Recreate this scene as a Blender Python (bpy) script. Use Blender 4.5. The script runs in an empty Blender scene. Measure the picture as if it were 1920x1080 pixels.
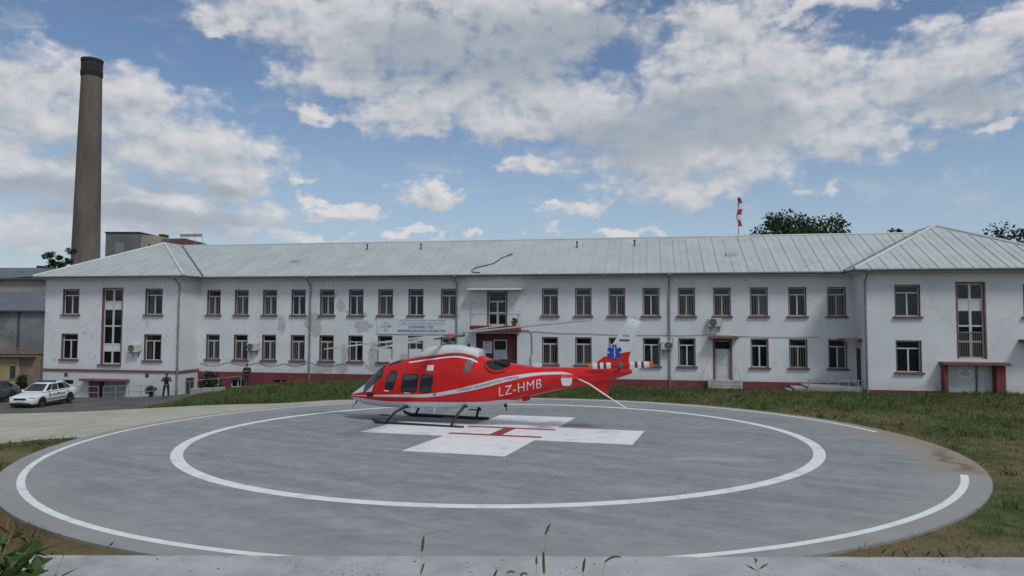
import bpy, bmesh, math, random
import numpy as np
from mathutils import Vector, Matrix
from mathutils.geometry import tessellate_polygon
random.seed(7); rng = np.random.default_rng(7)
R = math.radians
scene = bpy.context.scene
COL = scene.collection

# ------------------------------------------------------------------ camera
cam_d = bpy.data.cameras.new("camera"); cam = bpy.data.objects.new("camera", cam_d); COL.objects.link(cam)
cam_d.sensor_width = 36; cam_d.lens = 36 * 1350.4 / 1920; cam_d.shift_y = -20.4 / 1920
cam_d.clip_start = 0.1; cam_d.clip_end = 8000
cam.matrix_world = Matrix.Translation((0, 0, 5.05)) @ Matrix.Rotation(R(93.005), 4, 'X') @ Matrix.Rotation(R(0.128), 4, 'Z')
scene.camera = cam

# ------------------------------------------------------------------ light and exposure
SUN_EL, SUN_AZ, SUN_W, SKY = R(54), R(142), 1.45, 0.085
CG = 0.97                                               # cloud brightness in the sky's own units
EXPO = 0.25
scene.view_settings.view_transform = 'Standard'; scene.view_settings.look = 'None'
scene.view_settings.exposure = EXPO; scene.view_settings.gamma = 1
scene.view_settings.use_curve_mapping = False
sd = bpy.data.lights.new("sun", 'SUN'); sd.energy = SUN_W; sd.angle = R(14); sd.color = (.985, 1, .945)
sun = bpy.data.objects.new("sun", sd); COL.objects.link(sun)
tosun = Vector((math.sin(SUN_AZ) * math.cos(SUN_EL), math.cos(SUN_AZ) * math.cos(SUN_EL), math.sin(SUN_EL)))
sun.rotation_euler = tosun.to_track_quat('Z', 'Y').to_euler(); sun.location = (20, 0, 60)

class NT:
    """small helper to write node trees"""
    def __init__(s, tree): s.t = tree; s.n = tree.nodes; s.l = tree.links
    def new(s, typ, **kw):
        n = s.n.new(typ)
        for k, v in kw.items(): setattr(n, k, v)
        return n
    def put(s, sock, v):
        if isinstance(v, bpy.types.NodeSocket): s.l.new(v, sock)
        elif v is not None: sock.default_value = v
    def math(s, op, a, b=None, c=None, clamp=False):
        n = s.new('ShaderNodeMath', operation=op, use_clamp=clamp)
        for i, v in enumerate((a, b, c)):
            if v is not None: s.put(n.inputs[i], v)
        return n.outputs[0]
    def vec(s, op, a, b=None, out=0):
        n = s.new('ShaderNodeVectorMath', operation=op)
        s.put(n.inputs[0], a)
        if b is not None: s.put(n.inputs[1], b)
        return n.outputs[out]
    def comb(s, x, y, z):
        n = s.new('ShaderNodeCombineXYZ'); s.put(n.inputs[0], x); s.put(n.inputs[1], y); s.put(n.inputs[2], z); return n.outputs[0]
    def sep(s, v): 
        n = s.new('ShaderNodeSeparateXYZ'); s.put(n.inputs[0], v); return n.outputs
    def noise(s, v, scale, detail=4, rough=.5, dist=0.0, out='Fac'):
        n = s.new('ShaderNodeTexNoise'); s.put(n.inputs['Vector'], v); n.inputs['Scale'].default_value = scale
        n.inputs['Detail'].default_value = detail; n.inputs['Roughness'].default_value = rough; n.inputs['Distortion'].default_value = dist
        return n.outputs[out]
    def ramp(s, v, a, b, c=0., d=1., smooth=True):
        n = s.new('ShaderNodeMapRange', interpolation_type='SMOOTHSTEP' if smooth else 'LINEAR')
        for k, x in zip((0, 1, 2, 3, 4), (v, a, b, c, d)): s.put(n.inputs[k], x)
        return n.outputs[0]
    def mix(s, f, a, b, blend='MIX'):
        n = s.new('ShaderNodeMix', data_type='RGBA', blend_type=blend)
        s.put(n.inputs[0], f); s.put(n.inputs[6], a); s.put(n.inputs[7], b)
        return n.outputs[2]

def c4(c): return (c[0], c[1], c[2], 1.0)

# ---- sky: Nishita plus clouds laid out by azimuth and elevation
world = bpy.data.worlds.new("World"); scene.world = world; world.use_nodes = True
W = NT(world.node_tree); W.n.clear()
CLOUDS = [(-34.7,13.8,5.2,3.3),(-36.9,11.1,5.0,4.3),(-28.7,13.3,5.6,3.2),(-25.3,11.4,6.2,3.3),(-22.0,10.9,4.2,2.9),(-32.1,8.6,8.7,2.5),(-26.2,7.2,8.8,2.1),(-33.8,5.6,6.3,1.8),(-16.9,22.4,7.0,2.1),(-10.3,21.1,9.4,4.0),(-2.6,21.8,11.2,4.4),(3.4,22.9,5.6,2.4),(-4.3,17.5,8.2,2.4),(-13.6,17.8,5.0,1.5),(-8.6,15.5,4.7,1.4),(4.0,16.4,5.6,2.4),(16.6,20.3,5.4,3.8),(13.6,18.6,3.6,2.6),(1.0,15.0,5.0,1.5),(9.6,15.0,7.6,3.1),(17.9,16.4,7.4,4.9),(22.0,14.5,7.0,3.4),(14.3,12.3,9.9,3.0),(24.3,16.8,3.1,1.8),(25.6,12.6,3.7,1.8),(15.0,9.5,2.8,1.1),(2.1,11.8,2.3,1.0),(24.4,22.0,6.8,0.8),(30.4,17.0,5.2,2.4),(34.1,16.7,4.5,2.5),(32.2,14.7,4.4,1.7),(30.5,14.0,1.6,0.8),(-6.6,9.2,2.3,1.1),(-12.6,7.7,2.7,0.8),(-16.0,8.4,1.2,0.5),(5.5,8.5,3.2,0.7),(3.2,7.2,1.7,0.8),(-7.8,6.4,2.1,0.5),(9.3,6.3,2.5,0.4),(23.8,9.4,1.8,0.5),(-17.0,10.1,1.2,0.7),(-15.5,15.1,1.8,0.6),(-16.2,5.8,2.8,0.5),(-21.9,20.7,2.3,0.6),(34.0,12.2,1.2,0.5),(-3.0,6.1,0.9,0.3)]
SHADED = [(-6.9,19.7,6.4,2.3),(0.8,20.3,6.0,2.7),(6.8,21.7,3.0,1.5),(9.8,13.7,5.3,1.8),(17.5,14.1,4.6,1.4),(14.3,15.5,5.1,1.6),(-33.9,8.4,4.6,.9),(-24.5,9.4,4.4,0.5),(-26.9,7.1,7.2,.7),(-31.2,11.0,2.2,.7),(31.9,14.4,3.6,0.9)]
def blobs(N, p, lst, grow=1.0):
    """1 in the heart of an ellipse, 0 on its rim, negative outside; the largest of all counts"""
    acc = None
    for (a, e, ra, re) in lst:
        n = N.new('ShaderNodeVectorMath', operation='MULTIPLY_ADD'); N.put(n.inputs[0], p)
        ka, ke = 1 / (ra * grow), 1 / (re * grow); n.inputs[1].default_value = (ka, ke, 0); n.inputs[2].default_value = (-a * ka, -e * ke, 0)
        d = N.vec('DOT_PRODUCT', n.outputs[0], n.outputs[0], out=1)
        acc = d if acc is None else N.math('SMOOTH_MIN', acc, d, .4)
    return N.math('SUBTRACT', 1.0, acc)
gt = bpy.data.node_groups.new("cloud_density", 'ShaderNodeTree')
gt.interface.new_socket("Vector", in_out='INPUT', socket_type='NodeSocketVector')
gt.interface.new_socket("Density", in_out='OUTPUT', socket_type='NodeSocketFloat')
G = NT(gt); gi = G.new('NodeGroupInput'); go = G.new('NodeGroupOutput')
P = gi.outputs[0]
n1 = G.noise(G.vec('MULTIPLY', P, (.20, .34, 0)), 1.0, 8, .60)
n2 = G.noise(G.vec('MULTIPLY', P, (.9, 1.35, 0)), 1.0, 5, .58)
warp = G.noise(G.vec('MULTIPLY', P, (.28, .45, 0)), 1.0, 5, .6, out='Color')
PW = G.vec('ADD', P, G.vec('MULTIPLY', G.vec('SUBTRACT', warp, (.5, .5, .5)), (6.5, 3.6, 0)))
b = G.math('MAXIMUM', blobs(G, PW, CLOUDS), -1.4)
# beyond the photograph's frame the same broken cloud goes on
s = G.sep(P)
far = G.math('MAXIMUM', G.ramp(G.math('ABSOLUTE', s[0]), 36, 46), G.ramp(s[1], 24, 32))
gen = G.math('MULTIPLY', G.math('SUBTRACT', G.noise(G.vec('MULTIPLY', P, (.05, .08, 0)), 1.0, 4, .5), .47), 6.0)
b = G.math('ADD', b, G.math('MULTIPLY', far, G.math('SUBTRACT', gen, b)))
d = G.math('ADD', b, G.math('MULTIPLY', G.math('SUBTRACT', n1, .5), 2.6))
# billows: rounded heads at two sizes
def puff(sc, w):
    v = G.new('ShaderNodeTexVoronoi', feature='SMOOTH_F1'); v.voronoi_dimensions = '2D'; v.inputs['Scale'].default_value = 1.0; v.inputs['Smoothness'].default_value = .5
    G.l.new(G.vec('MULTIPLY', G.vec('ADD', P, G.vec('MULTIPLY', G.vec('SUBTRACT', warp, (.5, .5, .5)), (2.5, 1.6, 0))), (sc, sc * 1.35, 0)), v.inputs['Vector'])
    return G.math('MULTIPLY', G.math('SUBTRACT', .42, v.outputs['Distance']), w)
d = G.math('ADD', d, G.math('ADD', G.math('ADD', puff(.40, 1.05), .20), puff(1.0, .6)))
d = G.math('ADD', d, G.math('MULTIPLY', G.math('SUBTRACT', n2, .5), .9))
for n_ in gt.nodes:
    if n_.type == 'TEX_NOISE': n_.noise_dimensions = '2D'
G.l.new(d, go.inputs[0])
tc = W.new('ShaderNodeTexCoord'); D = W.sep(tc.outputs['Generated'])
az = W.math('MULTIPLY', W.math('ARCTAN2', D[0], D[1]), 57.2958)
el = W.math('MULTIPLY', W.math('ARCSINE', D[2]), 57.2958)
p0 = W.comb(az, el, 0.0); p1 = W.vec('ADD', p0, (.45, 1.0, 0))
def dens(p):
    n = W.new('ShaderNodeGroup'); n.node_tree = gt; W.l.new(p, n.inputs[0]); return n.outputs[0]
d0 = dens(p0); d1 = dens(p1)
mask = W.ramp(d0, -.58, 1.15)
lit = W.math('ADD', .50, W.math('MULTIPLY', W.math('SUBTRACT', d0, d1), .26), clamp=True)
shd = W.ramp(blobs(W, W.vec('ADD', p0, W.vec('MULTIPLY', W.vec('SUBTRACT', W.noise(W.vec('MULTIPLY', p0, (.22, .4, 0)), 1, 5, .55, out='Color'), (.5, .5, .5)), (7, 3, 0))), SHADED, 1.25), -.5, .95)
lit = W.math('MULTIPLY', lit, W.math('SUBTRACT', 1.0, W.math('MULTIPLY', shd, .92)))
soft = W.noise(W.vec('MULTIPLY', p0, (.35, .6, 0)), 1, 6, .6)
lit = W.math('ADD', lit, W.math('MULTIPLY', W.math('SUBTRACT', soft, .45), .5), clamp=True)
cloud = W.mix(lit, (CG * 3.5, CG * 4.0, CG * 4.6, 1), (CG * 7.2, CG * 7.1, CG * 7.25, 1))
# low clouds sink into the haze; thin veils keep some blue
hz = W.ramp(el, 1.0, 10.0)
mask = W.math('MULTIPLY', mask, W.math('ADD', .70, W.math('MULTIPLY', hz, .27)))
mask = W.math('MULTIPLY', mask, W.ramp(el, -.5, 3.0))
# thin torn veils between the heaps
veil = W.noise(W.vec('MULTIPLY', W.vec('ADD', p0, W.vec('MULTIPLY', W.noise(W.vec('MULTIPLY', p0, (.2, .3, 0)), 1, 4, .6, out='Color'), (5, 4, 0))), (.16, .5, 0)), 1, 7, .62)
veil = W.math('MULTIPLY', W.math('MULTIPLY', W.ramp(veil, .50, .80), .55), W.ramp(el, 1.0, 6.0))
mask = W.math('MAXIMUM', mask, veil)
skyt = W.new('ShaderNodeTexSky', sky_type='NISHITA'); skyt.sun_disc = False
skyt.sun_elevation = SUN_EL; skyt.sun_rotation = SUN_AZ; skyt.air_density = 1.0; skyt.dust_density = 1.0; skyt.ozone_density = 3.2; skyt.altitude = 200
low = W.ramp(el, 19.0, 2.0, 0.0, .50)                   # pale summer haze low in the sky
mixn = W.mix(mask, W.mix(low, skyt.outputs[0], (4.1, 5.2, 6.5, 1)), cloud)
bg = W.new('ShaderNodeBackground'); W.l.new(mixn, bg.inputs[0]); bg.inputs[1].default_value = SKY
wo = W.new('ShaderNodeOutputWorld'); W.l.new(bg.outputs[0], wo.inputs[0])
world.cycles.sampling_method = 'MANUAL'; world.cycles.sample_map_resolution = 512

# ------------------------------------------------------------------ helpers: objects
def tag(o, label=None, cat=None, group=None, kind=None):
    if label: o['label'] = label
    if cat: o['category'] = cat
    if group: o['group'] = group
    if kind: o['kind'] = kind
    return o
def empty(name, loc=(0, 0, 0), rz=0.0, label=None, cat=None, group=None):
    o = bpy.data.objects.new(name, None); COL.objects.link(o); o.location = loc; o.rotation_euler = (0, 0, rz)
    o.empty_display_size = .3
    return tag(o, label, cat, group)
def link(name, me, parent=None, loc=None):
    o = bpy.data.objects.new(name, me); COL.objects.link(o)
    if parent: o.parent = parent
    if loc is not None: o.location = loc
    return o
def copy_tree(o, parent=None):
    c = o.copy(); COL.objects.link(c)
    c.parent = parent
    for ch in list(o.children): copy_tree(ch, c)
    return c
class MB:
    """collects shapes into ONE mesh"""
    def __init__(s): s.v = []; s.f = []; s.m = []
    def add(s, vs, fs, m=0):
        k = len(s.v); s.v += [tuple(map(float, p)) for p in vs]; s.f += [tuple(k + i for i in f) for f in fs]; s.m += [m] * len(fs); return s
    def quad(s, a, b, c, d, m=0): return s.add([a, b, c, d], [(0, 1, 2, 3)], m)
    def box(s, x0, x1, y0, y1, z0, z1, m=0):
        v = [(x0,y0,z0),(x1,y0,z0),(x1,y1,z0),(x0,y1,z0),(x0,y0,z1),(x1,y0,z1),(x1,y1,z1),(x0,y1,z1)]
        return s.add(v, [(0,3,2,1),(4,5,6,7),(0,1,5,4),(1,2,6,5),(2,3,7,6),(3,0,4,7)], m)
    def bbox(s, x0, x1, y0, y1, z0, z1, b=.02, m=0):
        """box with chamfered edges"""
        bm = bmesh.new(); bmesh.ops.create_cube(bm, size=1)
        for v in bm.verts: v.co = Vector(((x0+x1)/2 + v.co.x*(x1-x0), (y0+y1)/2 + v.co.y*(y1-y0), (z0+z1)/2 + v.co.z*(z1-z0)))
        bmesh.ops.bevel(bm, geom=bm.edges[:], offset=b, segments=1, affect='EDGES')
        bm.verts.index_update()
        s.add([v.co for v in bm.verts], [[v.index for v in f.verts] for f in bm.faces], m); bm.free(); return s
    def prism(s, poly, axis, a, b, m=0):
        """extrude a 2D polygon (kept ccw) along axis 0/1/2 from a to b"""
        n = len(poly)
        def P(q, t): return {0: (t, q[0], q[1]), 1: (q[0], t, q[1]), 2: (q[0], q[1], t)}[axis]
        vs = [P(q, a) for q in poly] + [P(q, b) for q in poly]
        tri = tessellate_polygon([[Vector((q[0], q[1], 0)) for q in poly]])
        fs = [tuple(t) for t in tri] + [tuple(n + i for i in t[::-1]) for t in tri]
        fs += [(i, (i + 1) % n, n + (i + 1) % n, n + i) for i in range(n)]
        return s.add(vs, fs, m)
    def tube(s, pts, r, n=8, m=0, cap=True):
        pts = [Vector(p) for p in pts]; rs = r if isinstance(r, (list, tuple)) else [r] * len(pts)
        vs = []; fs = []; up = None
        for i, p in enumerate(pts):
            t = (pts[min(i + 1, len(pts) - 1)] - pts[max(i - 1, 0)]).normalized()
            if up is None: up = Vector((0, 0, 1)) if abs(t.z) < .9 else Vector((1, 0, 0))
            a = t.cross(up).normalized(); b = a.cross(t).normalized(); up = b
            for k in range(n):
                an = 2 * math.pi * k / n; vs.append(p + (a * math.cos(an) + b * math.sin(an)) * rs[i])
        for i in range(len(pts) - 1):
            for k in range(n):
                fs.append((i*n + k, i*n + (k+1) % n, (i+1)*n + (k+1) % n, (i+1)*n + k))
        if cap: fs += [tuple(range(n))[::-1], tuple(range((len(pts)-1)*n, len(pts)*n))]
        return s.add(vs, fs, m)
    def lathe(s, prof, n=24, c=(0, 0, 0), m=0):
        vs = []; fs = []
        for (r, z) in prof:
            for k in range(n):
                a = 2 * math.pi * k / n; vs.append((c[0] + r*math.cos(a), c[1] + r*math.sin(a), c[2] + z))
        for i in range(len(prof) - 1):
            for k in range(n): fs.append((i*n + k, i*n + (k+1) % n, (i+1)*n + (k+1) % n, (i+1)*n + k))
        fs += [tuple(range(n))[::-1], tuple(range((len(prof)-1)*n, len(prof)*n))]
        return s.add(vs, fs, m)
    def ellipsoid(s, c, r, n=12, k=8, m=0):
        vs = []; fs = []
        for i in range(k + 1):
            t = math.pi * i / k
            for j in range(n):
                a = 2*math.pi*j/n; vs.append((c[0]+r[0]*math.sin(t)*math.cos(a), c[1]+r[1]*math.sin(t)*math.sin(a), c[2]+r[2]*math.cos(t)))
        for i in range(k):
            for j in range(n): fs.append((i*n+j, (i+1)*n+j, (i+1)*n+(j+1) % n, i*n+(j+1) % n))
        return s.add(vs, fs, m)
    def mesh(s, name, mats, smooth=False, merge=False):
        me = bpy.data.meshes.new(name); me.from_pydata(s.v, [], s.f)
        for mt in (mats if isinstance(mats, (list, tuple)) else [mats]): me.materials.append(mt)
        me.polygons.foreach_set('material_index', s.m)
        if merge:
            bm = bmesh.new(); bm.from_mesh(me); bmesh.ops.remove_doubles(bm, verts=bm.verts, dist=1e-4); bmesh.ops.recalc_face_normals(bm, faces=bm.faces); bm.to_mesh(me); bm.free()
        if smooth:
            me.polygons.foreach_set('use_smooth', [True] * len(me.polygons))
            if smooth is not True: me.set_sharp_from_angle(angle=R(smooth))
        me.update(); return me
    def build(s, name, mats, parent=None, smooth=False, loc=None, merge=False):
        return link(name, s.mesh(name, mats, smooth, merge), parent, loc)

# ------------------------------------------------------------------ helpers: materials
MATS = {}
def pm(name, col, rough=.6, var=.12, scale=3.0, bump=0.0, bscale=40.0, metal=0.0, dirt=None, coat=0.0, spec=.5, grime=0.0):
    """procedural surface: base colour varied by noise, fine relief, optional second tone (dirt)"""
    m = bpy.data.materials.new(name); m.use_nodes = True; N = NT(m.node_tree); bs = m.node_tree.nodes['Principled BSDF']
    tc = N.new('ShaderNodeTexCoord').outputs['Object']
    f = N.noise(tc, scale, 6, .6)
    lo = tuple(x * (1 - var) for x in col); hi = tuple(min(1, x * (1 + var)) for x in col)
    c = N.mix(N.ramp(f, .3, .7), c4(lo), c4(hi))
    if dirt:
        g = N.noise(N.vec('ADD', tc, (7.3, 1.9, 4.1)), dirt[1], 7, .65)
        c = N.mix(N.math('MULTIPLY', N.ramp(g, dirt[2], dirt[2] + .18), dirt[3]), c, c4(dirt[0]))
    N.l.new(c, bs.inputs['Base Color'])
    N.put(bs.inputs['Roughness'], N.ramp(f, 0, 1, max(0, rough - .08), min(1, rough + .08)))
    bs.inputs['Metallic'].default_value = metal; bs.inputs['Specular IOR Level'].default_value = spec
    if coat: bs.inputs['Coat Weight'].default_value = coat; bs.inputs['Coat Roughness'].default_value = .06
    if bump:
        bn = N.new('ShaderNodeBump'); bn.inputs['Strength'].default_value = bump; bn.inputs['Distance'].default_value = .02
        N.l.new(N.noise(tc, bscale, 5, .6), bn.inputs['Height']); N.l.new(bn.outputs[0], bs.inputs['Normal'])
    MATS[name] = m; return m
# ------------------------------------------------------------------ terrain
PC = Vector((-.382, 24.635, 1.0)); TA, TB = .00145, -.0207
def padz(x, y): return PC.z + TA * (x - PC.x) + TB * (y - PC.y)
OC = (PC.x - .056, PC.y - .371)                       # centre of the slab and of the outer ring
RS = 13.72
YAW = R(-10.829); BO = Vector((0, 51.211, 0)); BD = Vector((math.cos(YAW), math.sin(YAW), 0)); BB = Vector((-math.sin(YAW), math.cos(YAW), 0))
def bw(u, y, z=0.0): return BO + BD * u + BB * y + Vector((0, 0, z))
CP = []
for k in range(20):
    a = 2 * math.pi * k / 20; x, y = OC[0] + (RS + .5) * math.cos(a), OC[1] + (RS + .5) * math.sin(a)
    CP.append((x, y, padz(x, y) - .04))
    x, y = OC[0] + (RS - .7) * math.cos(a), OC[1] + (RS - .7) * math.sin(a); CP.append((x, y, padz(x, y) - .07))
for u, y, z in ((-36, -2.8, -1.32), (-31, -2.8, -1.25), (-25, -2.6, -.95), (-24.2, -1, -.9), (-21, -.6, -.62), (-17, -.4, -.35), (-12, -.3, -.15), (-6, -.3, .02), (0, -.3, .08), (6, -.3, .1), (12, -.3, .1), (18, -.3, .12), (22, -.3, .15),
                (23, -2.9, .25), (27, -2.9, .42), (31, -2.9, .42), (36, -2.9, .4), (-21, -4, -.5), (-16, -4, -.15), (-10, -4, .15), (-4, -4, .3), (6, -4, .42), (14, -4, .42), (22, -6, .52), (30, -8, .6)):
    p = bw(u, y); CP.append((p.x, p.y, z))
CP += [(-24.3, 51.0, -.9), (-32, 48, -.93), (-38, 50, -1.1), (-22.0, 43, -.55), (-27, 42.5, -.75), (-31, 42.5, -.82), (-16.3, 39.6, .02), (-12.5, 38, .3), (-17.5, 24.5, .66), (-22, 30, .2), (-26, 36, -.4),
       (-16, 15, .85), (-20, 10, .8), (16, 14, .86), (22, 12, .85), (22, 26, .86), (30, 30, .8), (30, 18, .85), (0, 7, .8), (-12, 7, .8), (12, 7, .8), (38, 38, .6), (-36, 34, -.6), (-40, 42, -1.0)]
CPa = np.array(CP)
def tps_k(r2): return np.where(r2 > 1e-9, .5 * r2 * np.log(np.maximum(r2, 1e-9)), 0)
def tps_fit(p):
    n = len(p); d2 = ((p[:, None, :2] - p[None, :, :2]) ** 2).sum(-1)
    A = np.zeros((n + 3, n + 3)); A[:n, :n] = tps_k(d2) + np.eye(n) * .5; A[:n, n] = 1; A[:n, n+1:] = p[:, :2]; A[n, :n] = 1; A[n+1:, :n] = p[:, :2].T
    b = np.zeros(n + 3); b[:n] = p[:, 2]; return np.linalg.solve(A, b)
TW = tps_fit(CPa)
def hgt(x, y, dent=True):
    x = np.asarray(x, float); y = np.asarray(y, float); sh = x.shape; x = x.ravel(); y = y.ravel()
    cx = np.clip(x, -42, 42); cy = np.clip(y, 5, 58)
    d2 = (cx[:, None] - CPa[None, :, 0]) ** 2 + (cy[:, None] - CPa[None, :, 1]) ** 2
    z = tps_k(d2) @ TW[:-3] + TW[-3] + TW[-2] * cx + TW[-1] * cy
    out = np.maximum(np.maximum(np.abs(x) - 42, y - 58), 0); t = np.clip(out / 30, 0, 1); t = t * t * (3 - 2 * t)
    z = z * (1 - t) + (-1.0) * t
    if dent:
        r = np.hypot(x - OC[0], y - OC[1]); z = np.where(r < RS - .9, np.minimum(z, PC.z + TA*(x-PC.x) + TB*(y-PC.y) - .3), z)
    return z.reshape(sh)
def h1(x, y): return float(hgt(np.array([x]), np.array([y]), False)[0])

ST = .6
gx = np.arange(-60, 60.01, ST); gy = np.arange(4.2, 70.01, ST)
ex = np.array([4, 12, 30, 70, 160, 400, 1000, 2500, 4500])
X = np.concatenate([gx[0] - ex[::-1], gx, gx[-1] + ex]); Y = np.concatenate([gy[0] - ex[::-1], gy, gy[-1] + ex])
XX, YY = np.meshgrid(X, Y); ZZ = hgt(XX, YY)
nx = len(X)
gv = np.stack([XX, YY, ZZ], -1).reshape(-1, 3)
ii, jj = np.meshgrid(np.arange(nx - 1), np.arange(len(Y) - 1)); a = (jj * nx + ii).ravel()
gf = np.stack([a, a + 1, a + nx + 1, a + nx], -1)
me = bpy.data.meshes.new("ground"); me.from_pydata(gv.tolist(), [], gf.tolist())
me.polygons.foreach_set('use_smooth', [True] * len(me.polygons))
# grass and earth: green, dry and bare tones mixed in patches
def ground_mat():
    m = bpy.data.materials.new("turf"); m.use_nodes = True; N = NT(m.node_tree); bs = m.node_tree.nodes['Principled BSDF']
    g = N.new('ShaderNodeNewGeometry').outputs['Position']; s = N.sep(g)
    n1 = N.noise(g, .25, 6, .6); n2 = N.noise(g, 1.6, 6, .65); n3 = N.noise(g, 14, 4, .6)
    c = N.mix(N.ramp(n2, .35, .65), (.06, .075, .03, 1), (.11, .12, .05, 1))
    dry = N.math('ADD', N.ramp(n1, .42, .62), N.math('MULTIPLY', N.math('SUBTRACT', n2, .5), 1.2), clamp=True)
    c = N.mix(N.math('MULTIPLY', dry, .75), c, (.19, .145, .08, 1))
    # the bare brown earth at the near left corner
    e = N.math('MULTIPLY', N.ramp(s[0], -6, -9, 0, 1), N.ramp(s[1], 20, 16.5, 0, 1))
    e = N.math('MULTIPLY', e, N.ramp(n2, .3, .52))
    c = N.mix(e, c, (.15, .085, .05, 1))
    c = N.mix(N.ramp(n3, .3, .75), c, (.03, .032, .015, 1), 'MIX') if False else c
    v = N.math('ADD', .7, N.math('MULTIPLY', n3, .6))
    c = N.mix(1.0, c, N.comb(v, v, v), 'MULTIPLY')
    N.l.new(c, bs.inputs['Base Color']); bs.inputs['Roughness'].default_value = .95; bs.inputs['Specular IOR Level'].default_value = .1
    bn = N.new('ShaderNodeBump'); bn.inputs['Strength'].default_value = .9; bn.inputs['Distance'].default_value = .05
    N.l.new(N.noise(g, 9, 6, .7), bn.inputs['Height']); N.l.new(bn.outputs[0], bs.inputs['Normal'])
    return m
me.materials.append(ground_mat())
tag(link("ground", me), kind='structure')

def clip_poly(poly, a, b):
    """keep the part of poly left of a->b"""
    out = []
    for i in range(len(poly)):
        p, q = poly[i], poly[(i + 1) % len(poly)]
        sp = (b[0]-a[0])*(p[1]-a[1]) - (b[1]-a[1])*(p[0]-a[0]); sq = (b[0]-a[0])*(q[1]-a[1]) - (b[1]-a[1])*(q[0]-a[0])
        if sp >= 0: out.append(p)
        if sp * sq < 0:
            t = sp / (sp - sq); out.append(tuple(p[k] + (q[k]-p[k]) * t for k in range(len(p))))
    return out
def sheet(name, poly, mat, lift, dent=True):
    """a surface laid on the terrain, cut to a convex polygon (ccw)"""
    mb = MB(); xs = [p[0] for p in poly]; ys = [p[1] for p in poly]
    for i in range(len(gx) - 1):
        if gx[i+1] < min(xs) or gx[i] > max(xs): continue
        for j in range(len(gy) - 1):
            if gy[j+1] < min(ys) or gy[j] > max(ys): continue
            ct = [(gx[i], gy[j]), (gx[i+1], gy[j]), (gx[i+1], gy[j+1]), (gx[i], gy[j+1])]
            z = hgt(np.array([c[0] for c in ct]), np.array([c[1] for c in ct]), dent)
            q = [(c[0], c[1], zz) for c, zz in zip(ct, z)]
            for k in range(len(poly)):
                q = clip_poly(q, poly[k], poly[(k+1) % len(poly)])
                if len(q) < 3: break
            if len(q) >= 3: mb.add([(p[0], p[1], p[2] + lift) for p in q], [tuple(range(len(q)))])
    return tag(mb.build(name, mat, merge=True, smooth=True), kind='structure')
asphalt = pm("worn_asphalt", (.085, .085, .085), .9, .25, .8, .3, 30, dirt=((.15, .13, .105), .5, .5, .5))
beige = pm("beige_concrete", (.385, .36, .295), .9, .12, .5, .25, 25, dirt=((.27, .24, .19), .35, .5, .5))
paving = pm("pale_paving", (.34, .33, .31), .9, .15, 1.5, .3, 25)
YARD = [(-60, 40.8), (-31, 42.4), (-22.0, 43.2), (-21.4, 45.6), (-22.8, 55.5), (-25, 59.0), (-60, 62)]
DRIVE = [(-60, 23.5), (-17.0, 23.9), (-12.5, 24.2), (-4.5, 34), (-6.5, 36.8), (-22.4, 43.1), (-60, 43.1)]
sheet("yard", YARD, asphalt, .03)
# clip keeps convex shapes only: the driveway is laid in two overlapping convex pieces
def in_poly(x, y, P):
    c = np.zeros(np.shape(x), bool)
    for i in range(len(P)):
        (x0, y0), (x1, y1) = P[i], P[(i+1) % len(P)]
        k = ((y0 > y) != (y1 > y)); 
        with np.errstate(divide='ignore', invalid='ignore'): c ^= k & (x < (x1-x0) * (y - y0) / (y1 - y0 + 1e-12) + x0)
    return c
sheet("driveway", [(-60, 23.5), (-17.0, 23.9), (-12.5, 24.2), (-4.5, 34), (-6.5, 36.8), (-22.4, 43.1), (-60, 43.1)], beige, .015)
q0 = bw(11.2, -1.0); q1 = bw(20.5, -1.0); q2 = bw(20.5, .1); q3 = bw(11.2, .1)
sheet("pavement", [(q.x, q.y) for q in (q0, q1, q2, q3)], paving, .05)

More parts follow.
